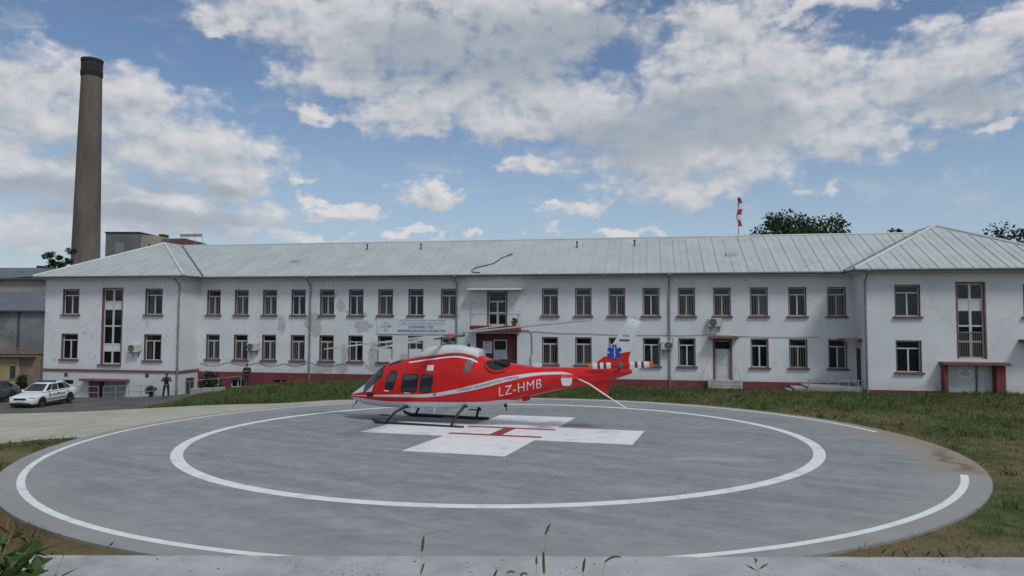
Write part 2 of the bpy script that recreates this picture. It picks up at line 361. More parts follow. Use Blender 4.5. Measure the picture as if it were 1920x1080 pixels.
# ------------------------------------------------------------------ helipad
def pad_mat():
    m = bpy.data.materials.new("pad_concrete"); m.use_nodes = True; N = NT(m.node_tree); bs = m.node_tree.nodes['Principled BSDF']
    p = N.new('ShaderNodeTexCoord').outputs['Object']; s = N.sep(p)
    rot = N.new('ShaderNodeVectorRotate', rotation_type='Z_AXIS'); N.l.new(p, rot.inputs['Vector']); rot.inputs['Angle'].default_value = R(32)
    rv = rot.outputs[0]
    st = N.noise(N.vec('MULTIPLY', rv, (.22, 1.6, 1)), 1.0, 8, .62)
    st2 = N.noise(N.vec('MULTIPLY', p, (.25, .9, 1)), 1.0, 6, .6)
    bl = N.noise(p, .28, 6, .6); fine = N.noise(p, 7, 6, .7)
    c = N.mix(N.ramp(st, .32, .7), (.195, .204, .210, 1), (.285, .295, .300, 1))
    c = N.mix(N.math('MULTIPLY', N.ramp(st2, .52, .68), .5), c, (.325, .338, .345, 1))
    c = N.mix(N.math('MULTIPLY', N.ramp(bl, .5, .68), .4), c, (.15, .158, .17, 1))
    v = N.math('ADD', .84, N.math('MULTIPLY', fine, .32)); c = N.mix(1.0, c, N.comb(v, v, v), 'MULTIPLY')
    # a pale scuffed smear, hairline cracks, grit and oil spots
    sm = N.vec('SUBTRACT', N.vec('ADD', p, N.vec('MULTIPLY', N.vec('SUBTRACT', N.noise(p, 1.1, 6, .7, out='Color'), (.5, .5, .5)), (1.6, .8, 0))), (6.1, -4.6, 0)); sr = N.new('ShaderNodeVectorRotate', rotation_type='Z_AXIS'); N.l.new(sm, sr.inputs['Vector']); sr.inputs['Angle'].default_value = R(6)
    sq = N.vec('MULTIPLY', sr.outputs[0], (1/1.5, 1/.45, 0)); sv = N.ramp(N.vec('DOT_PRODUCT', sq, sq, out=1), 1.1, .3)
    c = N.mix(N.math('MULTIPLY', sv, .55), c, (.40, .41, .41, 1))
    mo = N.noise(p, 2.2, 10, .74); c = N.mix(N.ramp(mo, .38, .66), N.mix(.28, c, (.12, .127, .136, 1)), N.mix(.16, c, (.37, .38, .385, 1)))
    ag = N.noise(p, 60, 2, .5); c = N.mix(N.math('MULTIPLY', N.ramp(ag, .56, .70), .30), c, (.36, .37, .37, 1))
    sp = N.noise(p, 26, 3, .6); c = N.mix(N.math('MULTIPLY', N.ramp(sp, .66, .74), .55), c, (.10, .10, .105, 1))
    sp2 = N.noise(p, 3.1, 3, .5); c = N.mix(N.math('MULTIPLY', N.ramp(sp2, .70, .76), .5), c, (.11, .11, .11, 1))
    wv = N.noise(N.vec('MULTIPLY', rv, (.5, 9, 1)), 1.0, 4, .65); c = N.mix(N.math('MULTIPLY', N.ramp(wv, .45, .75), .22), c, (.34, .35, .36, 1))
    # plain warmer rim outside the painted ring
    q = N.vec('SUBTRACT', p, (-.056, -.371, 0)); r = N.vec('LENGTH', N.vec('MULTIPLY', q, (1, 1, 0)), out=1)
    c = N.mix(N.math('MULTIPLY', N.ramp(N.math('ADD', r, N.math('MULTIPLY', N.math('SUBTRACT', bl, .5), 1.5)), 11.6, 13.4), .6), c, (.29, .285, .265, 1))
    # mud washed over the right edge
    an = N.math('ARCTAN2', N.sep(q)[1], N.sep(q)[0])
    md = N.math('MULTIPLY', N.ramp(an, -.56, -.40), N.ramp(an, .34, .05))
    rr = N.math('ADD', r, N.math('MULTIPLY', N.math('SUBTRACT', N.noise(p, .6, 6, .65), .5), 2.6))
    c = N.mix(N.math('MULTIPLY', md, N.math('MULTIPLY', N.ramp(rr, 11.9, 13.3), .85)), c, (.27, .21, .145, 1))
    dk = N.math('MULTIPLY', N.ramp(an, -.50, -.42), N.ramp(an, -.14, -.28))
    c = N.mix(N.math('MULTIPLY', dk, N.math('MULTIPLY', N.ramp(rr, 12.9, 13.2), N.ramp(rr, 13.6, 13.35))), c, (.16, .12, .085, 1))
    N.l.new(c, bs.inputs['Base Color']); N.put(bs.inputs['Roughness'], N.ramp(st, .2, .8, .62, .85)); bs.inputs['Specular IOR Level'].default_value = .35
    bn = N.new('ShaderNodeBump'); bn.inputs['Strength'].default_value = .5; bn.inputs['Distance'].default_value = .012
    N.l.new(fine, bn.inputs['Height']); N.l.new(bn.outputs[0], bs.inputs['Normal'])
    return m
def zp(x, y): return TA * x + TB * y                    # in the pad's own frame (origin at its centre)
def ring(mb, c, r0, r1, z, a0=0, a1=2*math.pi, n=180):
    for i in range(n):
        t0 = a0 + (a1-a0)*i/n; t1 = a0 + (a1-a0)*(i+1)/n
        P = []
        for (rr, t) in ((r0, t0), (r1, t0), (r1, t1), (r0, t1)):
            x, y = c[0] + rr*math.cos(t), c[1] + rr*math.sin(t); P.append((x, y, zp(x, y) + z))
        mb.quad(*P)
oc = (OC[0] - PC.x, OC[1] - PC.y)
mb = MB(); n = 180
for r0, r1 in ((0.01, 4), (4, 8), (8, 12), (12, RS)): ring(mb, oc, r0, r1, 0)
for i in range(n):
    t0 = 2*math.pi*i/n; t1 = 2*math.pi*(i+1)/n
    a = (oc[0]+RS*math.cos(t0), oc[1]+RS*math.sin(t0)); b = (oc[0]+RS*math.cos(t1), oc[1]+RS*math.sin(t1))
    mb.quad((*a, zp(*a)-.5), (*b, zp(*b)-.5), (*b, zp(*b)), (*a, zp(*a)))
helipad = tag(mb.build("helipad", pad_mat(), loc=PC), kind='structure')
wpaint = pm("white_marking_paint", (.70, .70, .71), .7, .05, 2.0, .1, 30, dirt=((.40, .41, .42), 1.6, .52, .55))
rpaint = pm("red_marking_paint", (.26, .035, .05), .7, .12, 2.0, .1, 30, dirt=((.4, .3, .3), 2.5, .62, .35))
mb = MB(); ring(mb, (0, 0), 9.78, 10.11, .004); mb.build("inner_ring", wpaint, helipad)
mb = MB(); ring(mb, oc, 13.09, 13.26, .004, R(4.5), R(331)); mb.build("outer_ring", wpaint, helipad)
ca, sa = math.cos(-.30), math.sin(-.30); cc = (.072, .744)
def cx(a, b, z): 
    x, y = cc[0] + a*ca - b*sa, cc[1] + a*sa + b*ca; return (x, y, zp(x, y) + z)
w, l = 1.589, 4.714
mb = MB(); mb.quad(cx(-l,-w,.004), cx(l,-w,.004), cx(l,w,.004), cx(-l,w,.004))
mb.quad(cx(-w,w,.004), cx(w,w,.004), cx(w,l,.004), cx(-w,l,.004)); mb.quad(cx(-w,-l,.004), cx(w,-l,.004), cx(w,-w,.004), cx(-w,-w,.004))
mb.build("cross_marking", wpaint, helipad)
mb = MB()
for b0, b1 in ((.78, 1.08), (-1.08, -.78)): mb.quad(cx(-1.65,b0,.008), cx(1.65,b0,.008), cx(1.65,b1,.008), cx(-1.65,b1,.008))
mb.quad(cx(-.22,-.78,.008), cx(.22,-.78,.008), cx(.22,.78,.008), cx(-.22,.78,.008))
mb.build("letter_h", rpaint, helipad)

# ------------------------------------------------------------------ terrace in front, where the photographer stands
capc = pm("pitted_concrete", (.36, .365, .37), .92, .14, 2.5, .5, 60, dirt=((.20, .20, .195), 2.2, .5, .55))
soil = pm("terrace_soil", (.09, .07, .045), .95, .3, 2, .6, 30, dirt=((.05, .07, .02), 3, .5, .7))
mb = MB(); nseg = 560; E0 = []
for i in range(nseg + 1):
    x = -14 + 28*i/nseg; chip = .006*abs(math.sin(x*7.1)*math.sin(x*2.3+1)) + .004*random.random() + (.03*random.random() if random.random() > .965 else 0)
    E0.append([(x, 4.2, 3.358), (x, 5.155 - chip, 3.358 + .0015*random.random()), (x, 5.17 - chip*.3, 3.345 - chip*.8), (x, 5.17, .3), (x, 4.2, .3)])
for p, q in zip(E0[:-1], E0[1:]):
    for k in range(5): mb.quad(p[k], q[k], q[(k+1) % 5], p[(k+1) % 5])
mb.add(E0[0], [(0, 1, 2, 3, 4)]); mb.add(E0[-1], [(4, 3, 2, 1, 0)])
tw = mb.build("terrace_wall", capc, merge=True); tag(tw, "grey pitted concrete retaining wall with flat top along the bottom of the view", "wall")
mb = MB(); mb.box(-14, 14, -25, 4.2, .3, 3.32); tag(mb.build("terrace", soil), kind='structure')
# ------------------------------------------------------------------ hospital building
PEEL = [(-17.76,4.31,.33,.69),(-14.95,4.24,.49,.9),(-15.55,4.52,.29,.49),(-11.22,4.18,.73,.42),(-12.93,5.64,.35,.5),(-12.62,1.96,.29,.9),(-10.36,1.99,.37,1.14),(-9.85,.95,.57,.82),(-14.38,.99,.9,.37),(-12.85,1.02,.49,.49),(-12.08,5.64,.24,.2),(-11.23,5.04,.41,.16),(-13.45,6.43,.16,.33),(-8.02,1.68,.33,.57),(-10.6,1.2,.35,.3),(-12.4,5.2,.3,.2)]
PEELW = [(-27.44,4.37,.15,.3),(-32.83,3.57,.2,.2),(-32.07,3.22,.16,.3),(-35.38,1.51,.22,.18),(-31.78,1.64,.15,.15),(-33.55,1.74,.18,.12)]
def plaster(name, col, peel, old):
    m = bpy.data.materials.new(name); m.use_nodes = True; N = NT(m.node_tree); bs = m.node_tree.nodes['Principled BSDF']
    p = N.new('ShaderNodeTexCoord').outputs['Object']; s = N.sep(p)
    n1 = N.noise(p, .5, 6, .6); n2 = N.noise(p, 3.5, 7, .65); n3 = N.noise(N.vec('MULTIPLY', p, (3.0, 3.0, .35)), 1, 5, .6)
    c = N.mix(N.ramp(n1, .3, .7), c4([x*.93 for x in col]), c4([min(1, x*1.05) for x in col]))
    c = N.mix(N.math('MULTIPLY', N.ramp(n3, .52, .75), .12), c, (.42, .41, .38, 1))      # rain streaks
    c = N.mix(N.math('MULTIPLY', N.ramp(n2, .60, .74), .28), c, (.45, .44, .42, 1))
    dm = N.math('ADD', s[2], N.math('MULTIPLY', N.math('SUBTRACT', n2, .5), 1.6)); c = N.mix(N.math('MULTIPLY', N.ramp(dm, 1.25, .55), .30), c, (.40, .38, .35, 1))   # damp foot of the wall
    vo = N.new('ShaderNodeTexVoronoi', feature='DISTANCE_TO_EDGE'); N.l.new(N.vec('ADD', N.vec('MULTIPLY', p, (.22, .22, .16)), N.vec('MULTIPLY', N.noise(p, 1.5, 5, .7, out='Color'), (.25, .25, .25))), vo.inputs['Vector']); vo.inputs['Scale'].default_value = 1.0
    c = N.mix(N.math('MULTIPLY', N.ramp(vo.outputs['Distance'], .006, .0), .45), c, (.30, .29, .28, 1))   # hairline cracks
    if peel:
        q = N.comb(s[0], s[2], 0.0); acc = None
        q = N.vec('ADD', q, N.vec('MULTIPLY', N.vec('SUBTRACT', N.noise(p, 2.2, 6, .7, out='Color'), (.5, .5, .5)), (1.1, 1.1, 0)))
        for (a, b, ra, rb) in peel:
            k = N.vec('MULTIPLY', N.vec('SUBTRACT', q, (a, b, 0)), (1/ra, 1/rb, 0)); v = N.math('SUBTRACT', 1.0, N.vec('DOT_PRODUCT', k, k, out=1))
            acc = v if acc is None else N.math('MAXIMUM', acc, v)
        f = N.ramp(acc, -.05, .12)
        o = N.mix(N.ramp(n2, .35, .65), c4([x*.8 for x in old]), c4([x*1.2 for x in old]))
        c = N.mix(N.math('MULTIPLY', f, .58), c, o)
    N.l.new(c, bs.inputs['Base Color']); bs.inputs['Roughness'].default_value = .88; bs.inputs['Specular IOR Level'].default_value = .25
    bn = N.new('ShaderNodeBump'); bn.inputs['Strength'].default_value = .25; bn.inputs['Distance'].default_value = .02
    hsock = N.math('SUBTRACT', n2, N.math('MULTIPLY', f, 1.0)) if peel else n2
    N.l.new(hsock, bn.inputs['Height']); N.l.new(bn.outputs[0], bs.inputs['Normal'])
    return m
white_main = plaster("white_plaster", (.64, .665, .68), PEEL, (.33, .32, .30))
white_wing = plaster("white_plaster_wing", (.64, .665, .68), PEELW, (.45, .44, .43))
white_plain = plaster("white_plaster_plain", (.64, .65, .66), None, None)
pink = pm("faded_red_paint", (.17, .082, .088), .8, .2, 2.5, .15, 30, dirt=((.27, .19, .18), 3, .58, .5))
redp = pm("red_plinth_paint", (.165, .038, .043), .8, .2, 1.2, .2, 25, dirt=((.21, .115, .11), 1.4, .55, .5))
pvc = pm("white_pvc", (.53, .545, .56), .35, .06, 4)
zinc = pm("zinc_sheet", (.26, .28, .30), .5, .18, 1.5, metal=.5)
darkz = pm("gutter_metal_with_shade", (.10, .11, .125), .6, .2, 2)  # gutter colour darkened to carry the shadow band at the roof edge
roofm = pm("pale_metal_roofing", (.45, .49, .485), .55, .07, .6, .05, 8, metal=.25, dirt=((.41, .44, .435), .5, .5, .5))
caps = pm("pale_ridge_metal", (.52, .54, .53), .5, .06, 1)
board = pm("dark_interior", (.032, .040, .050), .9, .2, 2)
iron = pm("painted_iron", (.30, .27, .26), .6, .2, 5)
dkiron = pm("dark_iron", (.06, .06, .065), .6, .2, 5)
concr = pm("grey_concrete", (.30, .295, .285), .9, .15, 1.5, .3, 25)
def glass_mat(name, tint, k):
    m = bpy.data.materials.new(name); m.use_nodes = True; N = NT(m.node_tree); N.n.clear()
    o = N.new('ShaderNodeOutputMaterial'); g = N.new('ShaderNodeBsdfGlossy'); g.inputs['Roughness'].default_value = .03; g.inputs[0].default_value = (.8, .85, .9, 1)
    t = N.new('ShaderNodeBsdfTransparent'); t.inputs[0].default_value = c4(tint)
    fr = N.new('ShaderNodeFresnel'); fr.inputs[0].default_value = 1.5
    p = N.new('ShaderNodeTexCoord').outputs['Object']; bn = N.new('ShaderNodeBump'); bn.inputs['Strength'].default_value = .04; N.l.new(N.noise(p, 2.0, 2), bn.inputs['Height']); N.l.new(bn.outputs[0], g.inputs['Normal'])
    mx = N.new('ShaderNodeMixShader'); N.l.new(N.math('ADD', N.math('MULTIPLY', fr.outputs[0], .6), k, clamp=True), mx.inputs[0]); N.l.new(t.outputs[0], mx.inputs[1]); N.l.new(g.outputs[0], mx.inputs[2]); N.l.new(mx.outputs[0], o.inputs[0])
    return m
pane_m = glass_mat("window_glass", (.60, .68, .74), .02)
curt = [pm("curtain_cream", (.30, .275, .235), .9, .15, 6), pm("curtain_grey", (.24, .26, .275), .9, .15, 6), pm("curtain_green", (.11, .16, .15), .9, .15, 6), pm("curtain_rose", (.24, .11, .12), .9, .2, 6)]

hosp = empty("hospital_building", BO, YAW, "long white two-storey hospital building with pale metal roof and red window surrounds", "building")
WY = -2.3                                               # how far the wings stand forward
EZ = 7.92; K = .473
UL0, UL1 = -36.32, -24.62; UR0, UR1 = 22.6, 35.7

def wall_sheet(u0, u1, z0, z1, y, holes, depth=.2, mats=(0, 1)):
    """front skin with openings and their reveals"""
    mb = MB(); us = sorted({u0, u1, *[h[0] for h in holes], *[h[1] for h in holes]}); zs = sorted({z0, z1, *[h[2] for h in holes], *[h[3] for h in holes]})
    us = [u for u in us if u0 <= u <= u1]; zs = [z for z in zs if z0 <= z <= z1]
    for i in range(len(us) - 1):
        for j in range(len(zs) - 1):
            cu, cz = (us[i]+us[i+1])/2, (zs[j]+zs[j+1])/2
            if any(h[0] < cu < h[1] and h[2] < cz < h[3] for h in holes): continue
            mb.quad((us[i], y, zs[j]), (us[i+1], y, zs[j]), (us[i+1], y, zs[j+1]), (us[i], y, zs[j+1]), mats[0])
    for (a, b, c, d, *_) in holes:
        y2 = y + depth
        mb.quad((a, y, c), (a, y2, c), (a, y2, d), (a, y, d), mats[1]); mb.quad((b, y, c), (b, y, d), (b, y2, d), (b, y2, c), mats[1])
        mb.quad((a, y, d), (a, y2, d), (b, y2, d), (b, y, d), mats[1]); mb.quad((a, y, c), (b, y, c), (b, y2, c), (a, y2, c), mats[1])
    return mb
# --- window kit: shared meshes, local origin at the lower left corner of the opening, front of the wall at y = 0
def window_kit(w, h, D=.16, small=False):
    k = {}; t = .06; tz = h * .76
    mb = MB()
    mb.box(0, w, D, D+.07, 0, t); mb.box(0, w, D, D+.07, h-t, h); mb.box(0, t, D, D+.07, t, h-t); mb.box(w-t, w, D, D+.07, t, h-t)
    if not small: mb.box(t, w-t, D+.004, D+.066, tz-.04, tz+.04)
    mb.box(w/2-.045, w/2+.045, D-.006, D+.062, t, (tz-.04) if not small else h-t)
    k['frame'] = mb.mesh("frame", pvc)
    def pane(x0, x1, z0, z1):
        m = MB(); m.quad((x0, D+.03, z0), (x1, D+.03, z0), (x1, D+.034, z1), (x0, D+.034, z1)); return m.mesh("pane", pane_m)
    k['panes'] = [pane(t, w/2-.045, t, (tz-.04) if not small else h-t), pane(w/2+.045, w-t, t, (tz-.04) if not small else h-t)]
    if not small: k['panes'].append(pane(t, w-t, tz+.04, h-t))
    mb = MB(); s = .045
    mb.box(-s, 0, -.012, .02, 0, h+s); mb.box(w, w+s, -.012, .02, 0, h+s); mb.box(0, w, -.012, .02, h, h+s); k['surround'] = mb.mesh("surround", pink)
    mb = MB(); mb.bbox(-.17, w+.17, -.13, .15, -.12, 0, .012); k['sill'] = mb.mesh("sill", pink)
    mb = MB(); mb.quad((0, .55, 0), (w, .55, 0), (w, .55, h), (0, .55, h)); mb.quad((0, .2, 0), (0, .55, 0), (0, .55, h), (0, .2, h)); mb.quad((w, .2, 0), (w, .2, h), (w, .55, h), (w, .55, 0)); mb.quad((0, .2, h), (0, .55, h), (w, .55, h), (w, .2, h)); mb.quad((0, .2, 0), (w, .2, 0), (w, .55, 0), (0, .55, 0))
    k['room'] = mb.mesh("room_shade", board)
    def cur(x0, x1, z0, z1, n=7):
        m = MB()
        for i in range(n):
            xa, xb = x0+(x1-x0)*i/n, x0+(x1-x0)*(i+1)/n; xm = (xa+xb)/2
            m.quad((xa, .36, z0), (xm, .33, z0), (xm, .33, z1), (xa, .36, z1)); m.quad((xm, .33, z0), (xb, .36, z0), (xb, .36, z1), (xm, .33, z1))
        return m
    k['cur'] = []
    for cm in curt:
        k['cur'].append([cur(t, w*.28, t, h-.1).mesh("curtain", cm), cur(w*.74, w-t, t, h-.1).mesh("curtain", cm), cur(w*.52, w-t, t, tz).mesh("curtain", cm), cur(t, w*.46, t, tz*.9).mesh("curtain", cm)])
    mb = MB(); nb = 7
    for i in range(nb):
        x = .05 + (w-.1)*i/(nb-1); mb.box(x-.009, x+.009, .07, .088, .03, h*.74)
    mb.box(.02, w-.02, .06, .068, h*.72, h*.735); mb.box(.02, w-.02, .06, .068, .1, .115); k['grille'] = mb.mesh("grille", iron)
    return k
KM = window_kit(1.05, 1.86); KW = window_kit(1.36, 1.9); KB = window_kit(1.1, .62, small=True)
wrnd = random.Random(3)
def window(u, z, y, kit, grille=False, cur=None, sill=True, surround=True, lab=None):
    f = link("window", kit['frame'], hosp, (u, y, z))
    if lab: f['label'] = lab
    for p in kit['panes']: link("pane", p, f)
    if surround: link("surround", kit['surround'], f)
    if sill: link("sill", kit['sill'], f)
    link("room_shade", kit['room'], f)
    if cur is not None: link("curtain", kit['cur'][cur[0]][cur[1]], f)
    if grille: link("grille", kit['grille'], f)
    return f
MU = [-24.02,-21.67,-19.32,-16.97,-14.66,-12.36,-10.06,-7.73,-5.26,2.13,4.47,6.79,9.11,11.47,13.8,16.17,18.6,21.03]
Z2, Z1 = 5.02, 1.61                                     # sill levels
holes = []; wins = []
for i, u in enumerate(MU):
    u += .075
    holes.append((u, u+1.05, Z2, Z2+1.86)); wins.append((u, Z2, i, 2))
    if i == 14: continue                                # a door stands here below
    holes.append((u, u+1.05, Z1, Z1+1.86)); wins.append((u, Z1, i, 1))
BALC = (-1.72, -.42, 4.3, 6.74); ENT = (-2.6, .38, .3, 3.72); RD = (13.92, 14.86, .8, 3.36)
BW = [(-21.85, -20.75, -.5, .12), (-18.3, -17.2, -.45, .12)]
h_main = holes + [BALC, ENT, RD] + BW
mb = wall_sheet(UL1, UR0, .62, 7.75, 0, [h for h in h_main if h[3] > .62], .22)
mb.build("wall", [white_main, pink], hosp)
mb = wall_sheet(UL1, UR0, -1.6, .665, -.045, [(-2.6, .38, .3, 1)] + BW, .265, (0, 0))
mb.quad((UL1, -.045, .665), (UR0, -.045, .665), (UR0, .01, .665), (UL1, .01, .665)); mb.build("plinth", redp, hosp)
for (u, z, i, fl) in wins:
    g = wrnd.random() < (.75 if fl == 2 or i < 9 else .35) or (fl == 1 and i in (6, 7, 8))
    c = (wrnd.randrange(4) if wrnd.random() < .35 else wrnd.randrange(2), wrnd.randrange(4)) if wrnd.random() < .6 else None
    if (i, fl) == (6, 2): c = (3, 3)
    window(u, z, 0, KM, g, c)
for b in BW: window(b[0], b[2], -.045, KB, False, None, False, False)
# blocked lower halves of three ground-floor windows, left of the entrance
for i in (6, 7, 8):
    u = MU[i] + .075; mb = MB(); mb.box(u+.002, u+1.048, .03, .15, Z1+.002, Z1+.95); mb.build("infill_panel", white_plain, hosp)
# --- wings
def wing(u0, u1, hl, basement):
    mb = wall_sheet(u0, u1, .86 if basement else .4, 7.75, WY, hl, .22); mb.build("wall", [white_wing, pink], hosp)
    inner = u1 if basement else u0; outer = u0 if basement else u1
    zlo = .86 if basement else .4
    mb = MB(); mb.quad((inner, WY, zlo), (inner, .01, zlo), (inner, .01, 7.75), (inner, WY, 7.75)); mb.build("side_wall", white_plain, hosp)
    mb = MB(); mb.quad((outer, WY, -1.6), (outer, 12, -1.6), (outer, 12, 7.75), (outer, WY, 7.75)); mb.quad((outer, 12, -1.6), (inner, 12, -1.6), (inner, 12, 7.75), (outer, 12, 7.75)); mb.build("side_wall", white_plain, hosp)
LH = [(-34.72, -33.36, Z2, Z2+1.9), (-27.56, -26.2, Z2, Z2+1.9), (-34.72, -33.36, Z1, Z1+1.9), (-27.56, -26.2, Z1, Z1+1.9), (-31.2, -29.6, 1.26, 6.95)]
wing(UL0, UL1, LH, True)
for h, c in zip(LH[:4], ((1, 1), (1, 0), None, (0, 0))): window(h[0], h[2], WY, KW, False, c)
RH = [(24.48, 25.84, Z2, Z2+1.9), (24.48, 25.84, Z1, Z1+1.9), (31.58, 32.94, Z2, Z2+1.9), (27.96, 29.4, 2.48, 7.02), (27.1, 29.75, .38, 2.02)]
wing(UR0, UR1, RH, False)
for h, c in zip(RH[:3], ((2, 3), None, (0, 1))): window(h[0], h[2], WY, KW, False, c)
mb = MB(); mb.quad((UL1, 12, -1.6), (UR0, 12, -1.6), (UR0, 12, 7.75), (UL1, 12, 7.75)); mb.build("back_wall", white_plain, hosp)
# basement storey of the left wing, with band, red-lidded doorway, vents
BH = [(-32.3, -29.05, -1.5, .0), (-34.55, -33.6, -.32, .02)]
mb = wall_sheet(UL0, UL1, -1.9, .68, WY, BH, .3, (0, 0)); mb.quad((UL1, WY, -1.9), (UL1, 0, -1.9), (UL1, 0, .68), (UL1, WY, .68))
mb.build("basement_wall", white_wing, hosp)
mb = MB(); mb.box(UL0-.06, UL1+.06, WY-.06, WY+.1, .68, .86); mb.box(UL1-.1, UL1+.06, WY+.1, .01, .68, .86); mb.build("band_course", pink, hosp)
mb = MB(); mb.bbox(-32.65, -28.7, WY-.55, WY+.05, .02, .17, .015); mb.build("canopy", pink, hosp)
door = MB(); door.box(-32.3, -31.45, WY+.2, WY+.26, -1.6, 0); door.build("door", pink, hosp)['label'] = "red basement door"
mb = MB(); mb.box(-31.05, -29.1, WY+.16, WY+.22, -1.6, -.02)
gd = mb.build("door", concr, hosp); gd['label'] = "grey basement shutter door"
mb = MB()
for i in range(5): mb.box(-31.0+.39*i, -30.66+.39*i, WY+.14, WY+.162, -1.5, -.1)
mb.build("door_board", concr, gd)
mb = MB(); mb.quad((-32.3, WY+.3, -1.6), (-29.05, WY+.3, -1.6), (-29.05, WY+.3, 0), (-32.3, WY+.3, 0)); mb.quad((-34.55, WY+.3, -.32), (-33.6, WY+.3, -.32), (-33.6, WY+.3, .02), (-34.55, WY+.3, .02)); mb.build("room_shade", board, hosp)
for (u, z) in ((-34.25, .42), (-27.27, .48)):
    mb = MB(); mb.box(u-.14, u+.14, WY-.03, WY+.02, z-.13, z+.13); f = mb.build("vent", dkiron, hosp)
# basement window on the return wall of the left wing
mb = MB(); mb.box(UL1-.02, UL1+.012, -1.55, -.5, -.95, .25); f = mb.build("window", board, hosp)
mb = MB(); mb.box(UL1+.012, UL1+.05, -1.55, -1.47, -.95, .25); mb.box(UL1+.012, UL1+.05, -.58, -.5, -.95, .25); mb.box(UL1+.012, UL1+.05, -1.47, -.58, -.05, .02); mb.box(UL1+.012, UL1+.05, -1.06, -1.0, -.95, -.05); mb.build("frame", iron, f)
# plinth of the right wing
mb = MB(); mb.box(UR0-.04, 27.0, WY-.045, WY+.05, -.3, .5); mb.box(29.8, UR1, WY-.045, WY+.05, -.3, .42); mb.box(UR0-.04, UR0+.05, WY+.05, -.045, -.3, .5); mb.build("plinth", redp, hosp)
# --- tall stair windows
def stair_window(u0, u1, z0, z1, y, cuts, solid, rail):
    w = u1-u0; t = .07; y0, y1 = y+.14, y+.21
    mb = MB(); mb.box(u0, u0+t, y0, y1, z0, z1); mb.box(u1-t, u1, y0, y1, z0, z1); mb.box(u0+w/2-.07, u0+w/2+.07, y0-.005, y1-.005, z0, z1)
    zz = [z0] + cuts + [z1]
    for z in zz: 
        a = max(z0, min(z1-.08, z-.05)); mb.box(u0+t, u1-t, y0+.003, y1-.003, a, a+.1)
    f = mb.build("stair_window", pvc, hosp)
    for i in range(len(zz)-1):
        if i in solid:
            m = MB(); m.box(u0+t, u1-t, y0+.02, y1-.01, zz[i]+.05, zz[i+1]-.05); m.build("infill_panel", white_plain, f)
        else:
            for a, b in ((u0+t, u0+w/2-.07), (u0+w/2+.07, u1-t)):
                m = MB(); m.quad((a, y0+.03, zz[i]+.05), (b, y0+.03, zz[i]+.05), (b, y0+.034, zz[i+1]-.05), (a, y0+.034, zz[i+1]-.05)); m.build("pane", pane_m, f)
    m = MB(); m.quad((u0, y+.6, z0), (u1, y+.6, z0), (u1, y+.6, z1), (u0, y+.6, z1)); m.quad((u0, y+.22, z0), (u0, y+.6, z0), (u0, y+.6, z1), (u0, y+.22, z1)); m.quad((u1, y+.22, z0), (u1, y+.22, z1), (u1, y+.6, z1), (u1, y+.6, z0)); m.quad((u0,y+.22,z1),(u0,y+.6,z1),(u1,y+.6,z1),(u1,y+.22,z1)); m.build("room_shade", board, f)
    m = MB(); s = .1
    m.box(u0-s, u0, y-.014, y+.02, z0, z1+s); m.box(u1, u1+s, y-.014, y+.02, z0, z1+s); m.box(u0, u1, y-.014, y+.02, z1, z1+s); m.build("surround", pink, f)
    if rail:
        m = MB()
        for k in range(13):
            x = u0+.12+(w-.24)*k/12; m.box(x-.008, x+.008, y+.09, y+.11, z0+.1, rail)
        m.box(u0+.05, u1-.05, y+.085, y+.115, rail, rail+.04); m.build("railing", iron, f)
    return f
f = stair_window(-31.2, -29.6, 1.26, 6.95, WY, [2.26, 2.78, 4.14, 5.42, 6.0], (1, 4), None)
mb = MB(); mb.bbox(-31.5, -29.5, WY-.12, WY+.14, 1.13, 1.26, .012); mb.build("sill", pink, f)
stair_window(27.96, 29.4, 2.48, 7.02, WY, [3.5, 4.45, 5.4, 6.05], (3,), 4.05)
# --- right porch
mb = MB(); mb.bbox(26.8, 30.45, WY-.75, WY+.02, 2.12, 2.29, .015); mb.build("canopy", pink, hosp)
for a, b in ((26.92, 27.14), (29.75, 30.25)):
    mb = MB(); mb.bbox(a, b, WY-.5, WY+.02, -.2, 2.1, .01); mb.build("pillar", redp, hosp)
mb = MB(); mb.box(27.14, 28.85, WY+.06, WY+.14, .3, 2.02); mb.box(28.95, 29.75, WY+.06, WY+.14, .3, 2.02); d = mb.build("porch_panel", pvc, hosp)
mb = MB(); mb.tube([(28.9, WY-.02, .3), (28.9, WY-.02, 2.09)], .05); mb.build("drain_pipe", zinc, hosp)
mb = MB(); mb.bbox(31.2, 33.5, WY-.9, WY+.02, 3.5, 3.66, .012); mb.build("canopy", redp, hosp)
# --- door on the return wall of the right wing
mb = MB(); mb.bbox(UR0-1.0, UR0+.02, -2.05, -.35, 3.42, 3.6, .012); mb.build("canopy", pink, hosp)
mb = MB(); mb.box(UR0-.012, UR0+.02, -1.75, -.75, .68, 3.0); f = mb.build("door", board, hosp)
mb = MB(); mb.box(UR0-.04, UR0-.012, -1.85, -1.75, .68, 3.1); mb.box(UR0-.04, UR0-.012, -.75, -.65, .68, 3.1); mb.box(UR0-.04, UR0-.012, -1.75, -.75, 3.0, 3.1); mb.build("frame", pvc, f)
# landing with a pale parapet in front of it
mb = MB(); mb.bbox(19.3, UR0-.02, -2.15, -.05, -.1, .62, .02); lp = mb.build("landing", concr, hosp)
mb = MB()
for k in range(3): mb.box(18.6-.34*k, 19.3-.34*k if k == 0 else 18.6-.34*(k-1), -2.1, -.1, -.1, .47-.16*k)
mb.build("step", concr, lp)
for k in range(6):
    mb = MB(); x = 19.4+.58*k; mb.box(x-.03, x+.03, -2.1, -2.04, .62, 1.0); mb.build("post", iron, lp)
mb = MB(); mb.box(19.3, UR0-.1, -2.11, -2.03, 1.0, 1.05); mb.build("rail", iron, lp)
